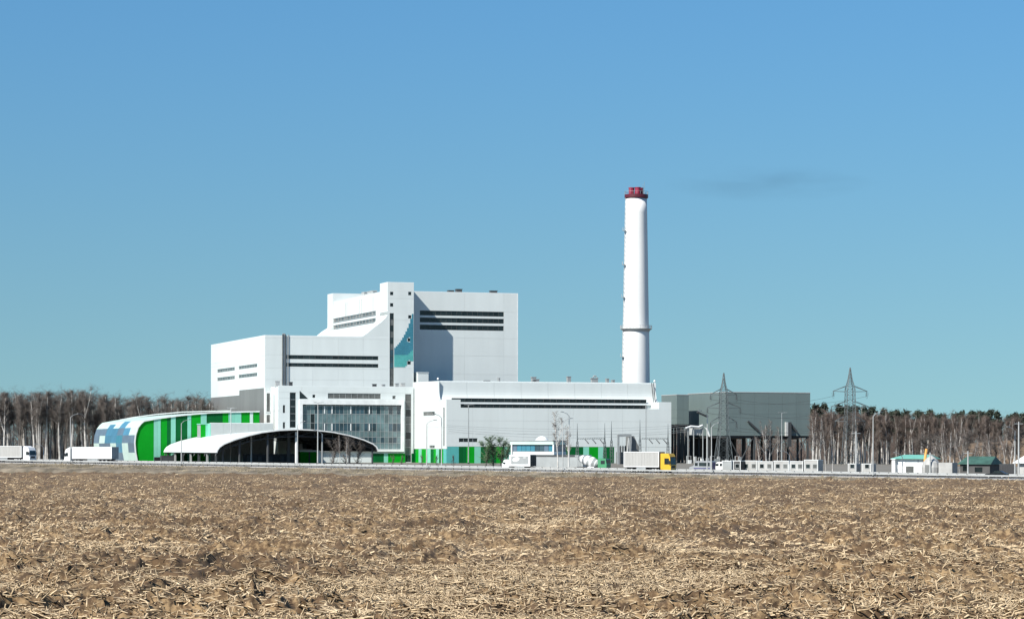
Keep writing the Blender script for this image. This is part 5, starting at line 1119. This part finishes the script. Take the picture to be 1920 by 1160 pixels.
for i, (x, yt) in enumerate(((1437, 790), (1443, 785), (1458, 800), (1424, 815))): single(x, yt, 33+i*1.5, near[i % 4], 'slim pale birch in the clump before the large grey hall', 'birch_tree', .8, group='birch clump before the grey hall')
for i, x in enumerate((1526, 1538, 1549, 1561)): single(x, 775+6*i, 42+i*3, near[i % 4], 'pale young birch at the near edge of the right wood', 'birch_tree', .8, group='young birches at the right wood')
for i, (x, yt) in enumerate(((1781, 808), (1800, 815), (1825, 815), (1858, 808), (1882, 818), (1769, 822), (1842, 825), (1895, 822))): single(x, yt, 36+(i % 4)*3, near[(i+1) % 4], 'bare pale tree among the small roadside houses', 'bare_tree', 1.15, group='bare trees among the roadside houses')
for i in range(22):
    x = 1745+175*((i*.618) % 1); single(x, rnd.uniform(800, 838), 60+(i % 7)*14, near[i % 4] if i % 3 else bush[i % 2], 'brown bare scrub tree on the earth slope', 'scrub_tree', 1.2 if i % 3 else 1.6, group='scrub on the earth slope')
single(1046, 768, 34, near[1], 'thin bare tree in front of the long hall beside the gatehouse', wd=.8)
single(1066, 800, 40, near[2], 'small bare tree beside the mixer truck', wd=.9)
for i, (x, yt) in enumerate(((622, 822), (648, 815), (668, 826))): single(x, yt, 70+i*5, bush[i % 2], 'dark bare shrub under the right end of the arched canopy', 'bare_shrub', 1.2, 'shrub', 'shrubs by the canopy')
for x, yt in ((637, 812), (650, 816)): single(x, yt, 60, near[0], 'pale leaning birch in front of the canopy shrubs', 'birch_tree', .6, group='birches by the canopy')
for i, (x, yt) in enumerate(((912, 826), (925, 817), (940, 818), (950, 830))): single(x, yt, 60+i*4, gbush[i % 2], 'greenish leafing shrub beside the blue gatehouse', 'leafing_shrub', 1.5, 'shrub', 'green shrubs by the gatehouse')
for i, x in enumerate((735, 752, 790, 818, 850)): single(x, 852, 66, bush[i % 2], 'low bare shrub along the green base of the plant', 'bare_shrub', .8, 'shrub', 'low shrubs along the plant')
single(1762, 835, 48, bush[0], 'brown bare shrub on the slope behind the pale tent', 'bare_shrub', 1.5, 'shrub')

# ---- faint smoke drifting from the chimney
def smoke():
    Y = 1045; A = at(1218, 349, Y); B_ = at(1660, 338, Y); c = (A+B_)/2; L = (B_-A).length
    m = MB(); pr = [(max(.05, 11*math.sin(math.pi*min(1, f*1.02))**.7), (f-.5)*L) for f in np.linspace(0.01, .97, 18)]; m.lathe(pr, 20); m.v = [(z, y, x*.75) for x, y, z in m.v]
    mt = bpy.data.materials.new('smoke'); mt.use_nodes = True; n = mt.node_tree.nodes; l = mt.node_tree.links; n.remove(n['Principled BSDF']); MATS['smoke'] = mt
    v = n.new('ShaderNodeVolumePrincipled'); v.inputs['Color'].default_value = (.03, .03, .03, 1); v.inputs['Anisotropy'].default_value = .2
    g = n.new('ShaderNodeTexCoord'); mp_ = n.new('ShaderNodeMapping'); mp_.inputs['Scale'].default_value = (.035, .12, .16); l.new(g.outputs['Object'], mp_.inputs['Vector'])
    t = n.new('ShaderNodeTexNoise'); t.inputs['Scale'].default_value = 1.0; t.inputs['Detail'].default_value = 3; l.new(mp_.outputs['Vector'], t.inputs['Vector'])
    r = n.new('ShaderNodeMapRange'); r.inputs['From Min'].default_value = .42; r.inputs['From Max'].default_value = .75; r.inputs['To Max'].default_value = .034; l.new(t.outputs['Fac'], r.inputs['Value'])
    ln = n.new('ShaderNodeVectorMath'); ln.operation = 'MULTIPLY'; ln.inputs[1].default_value = (2/L, 1/10.5, 1/7.8); l.new(g.outputs['Object'], ln.inputs[0])
    le = n.new('ShaderNodeVectorMath'); le.operation = 'LENGTH'; l.new(ln.outputs[0], le.inputs[0])
    fo = n.new('ShaderNodeMapRange'); fo.inputs['From Min'].default_value = 1.0; fo.inputs['From Max'].default_value = .05; l.new(le.outputs['Value'], fo.inputs['Value'])
    mu = n.new('ShaderNodeMath'); mu.operation = 'MULTIPLY'; l.new(r.outputs['Result'], mu.inputs[0]); l.new(fo.outputs['Result'], mu.inputs[1]); l.new(mu.outputs[0], v.inputs['Density'])
    l.new(v.outputs['Volume'], n['Material Output'].inputs['Volume'])
    m.f = [f[::-1] for f in m.f]
    o = m.build('smoke_plume', 'smoke', None); o.location = c; o.rotation_euler = (0, 0, math.atan2(B_.y-A.y, B_.x-A.x)); tag(o, 'faint grey smoke drifting away from the chimney top', 'smoke', kind='stuff')
smoke()
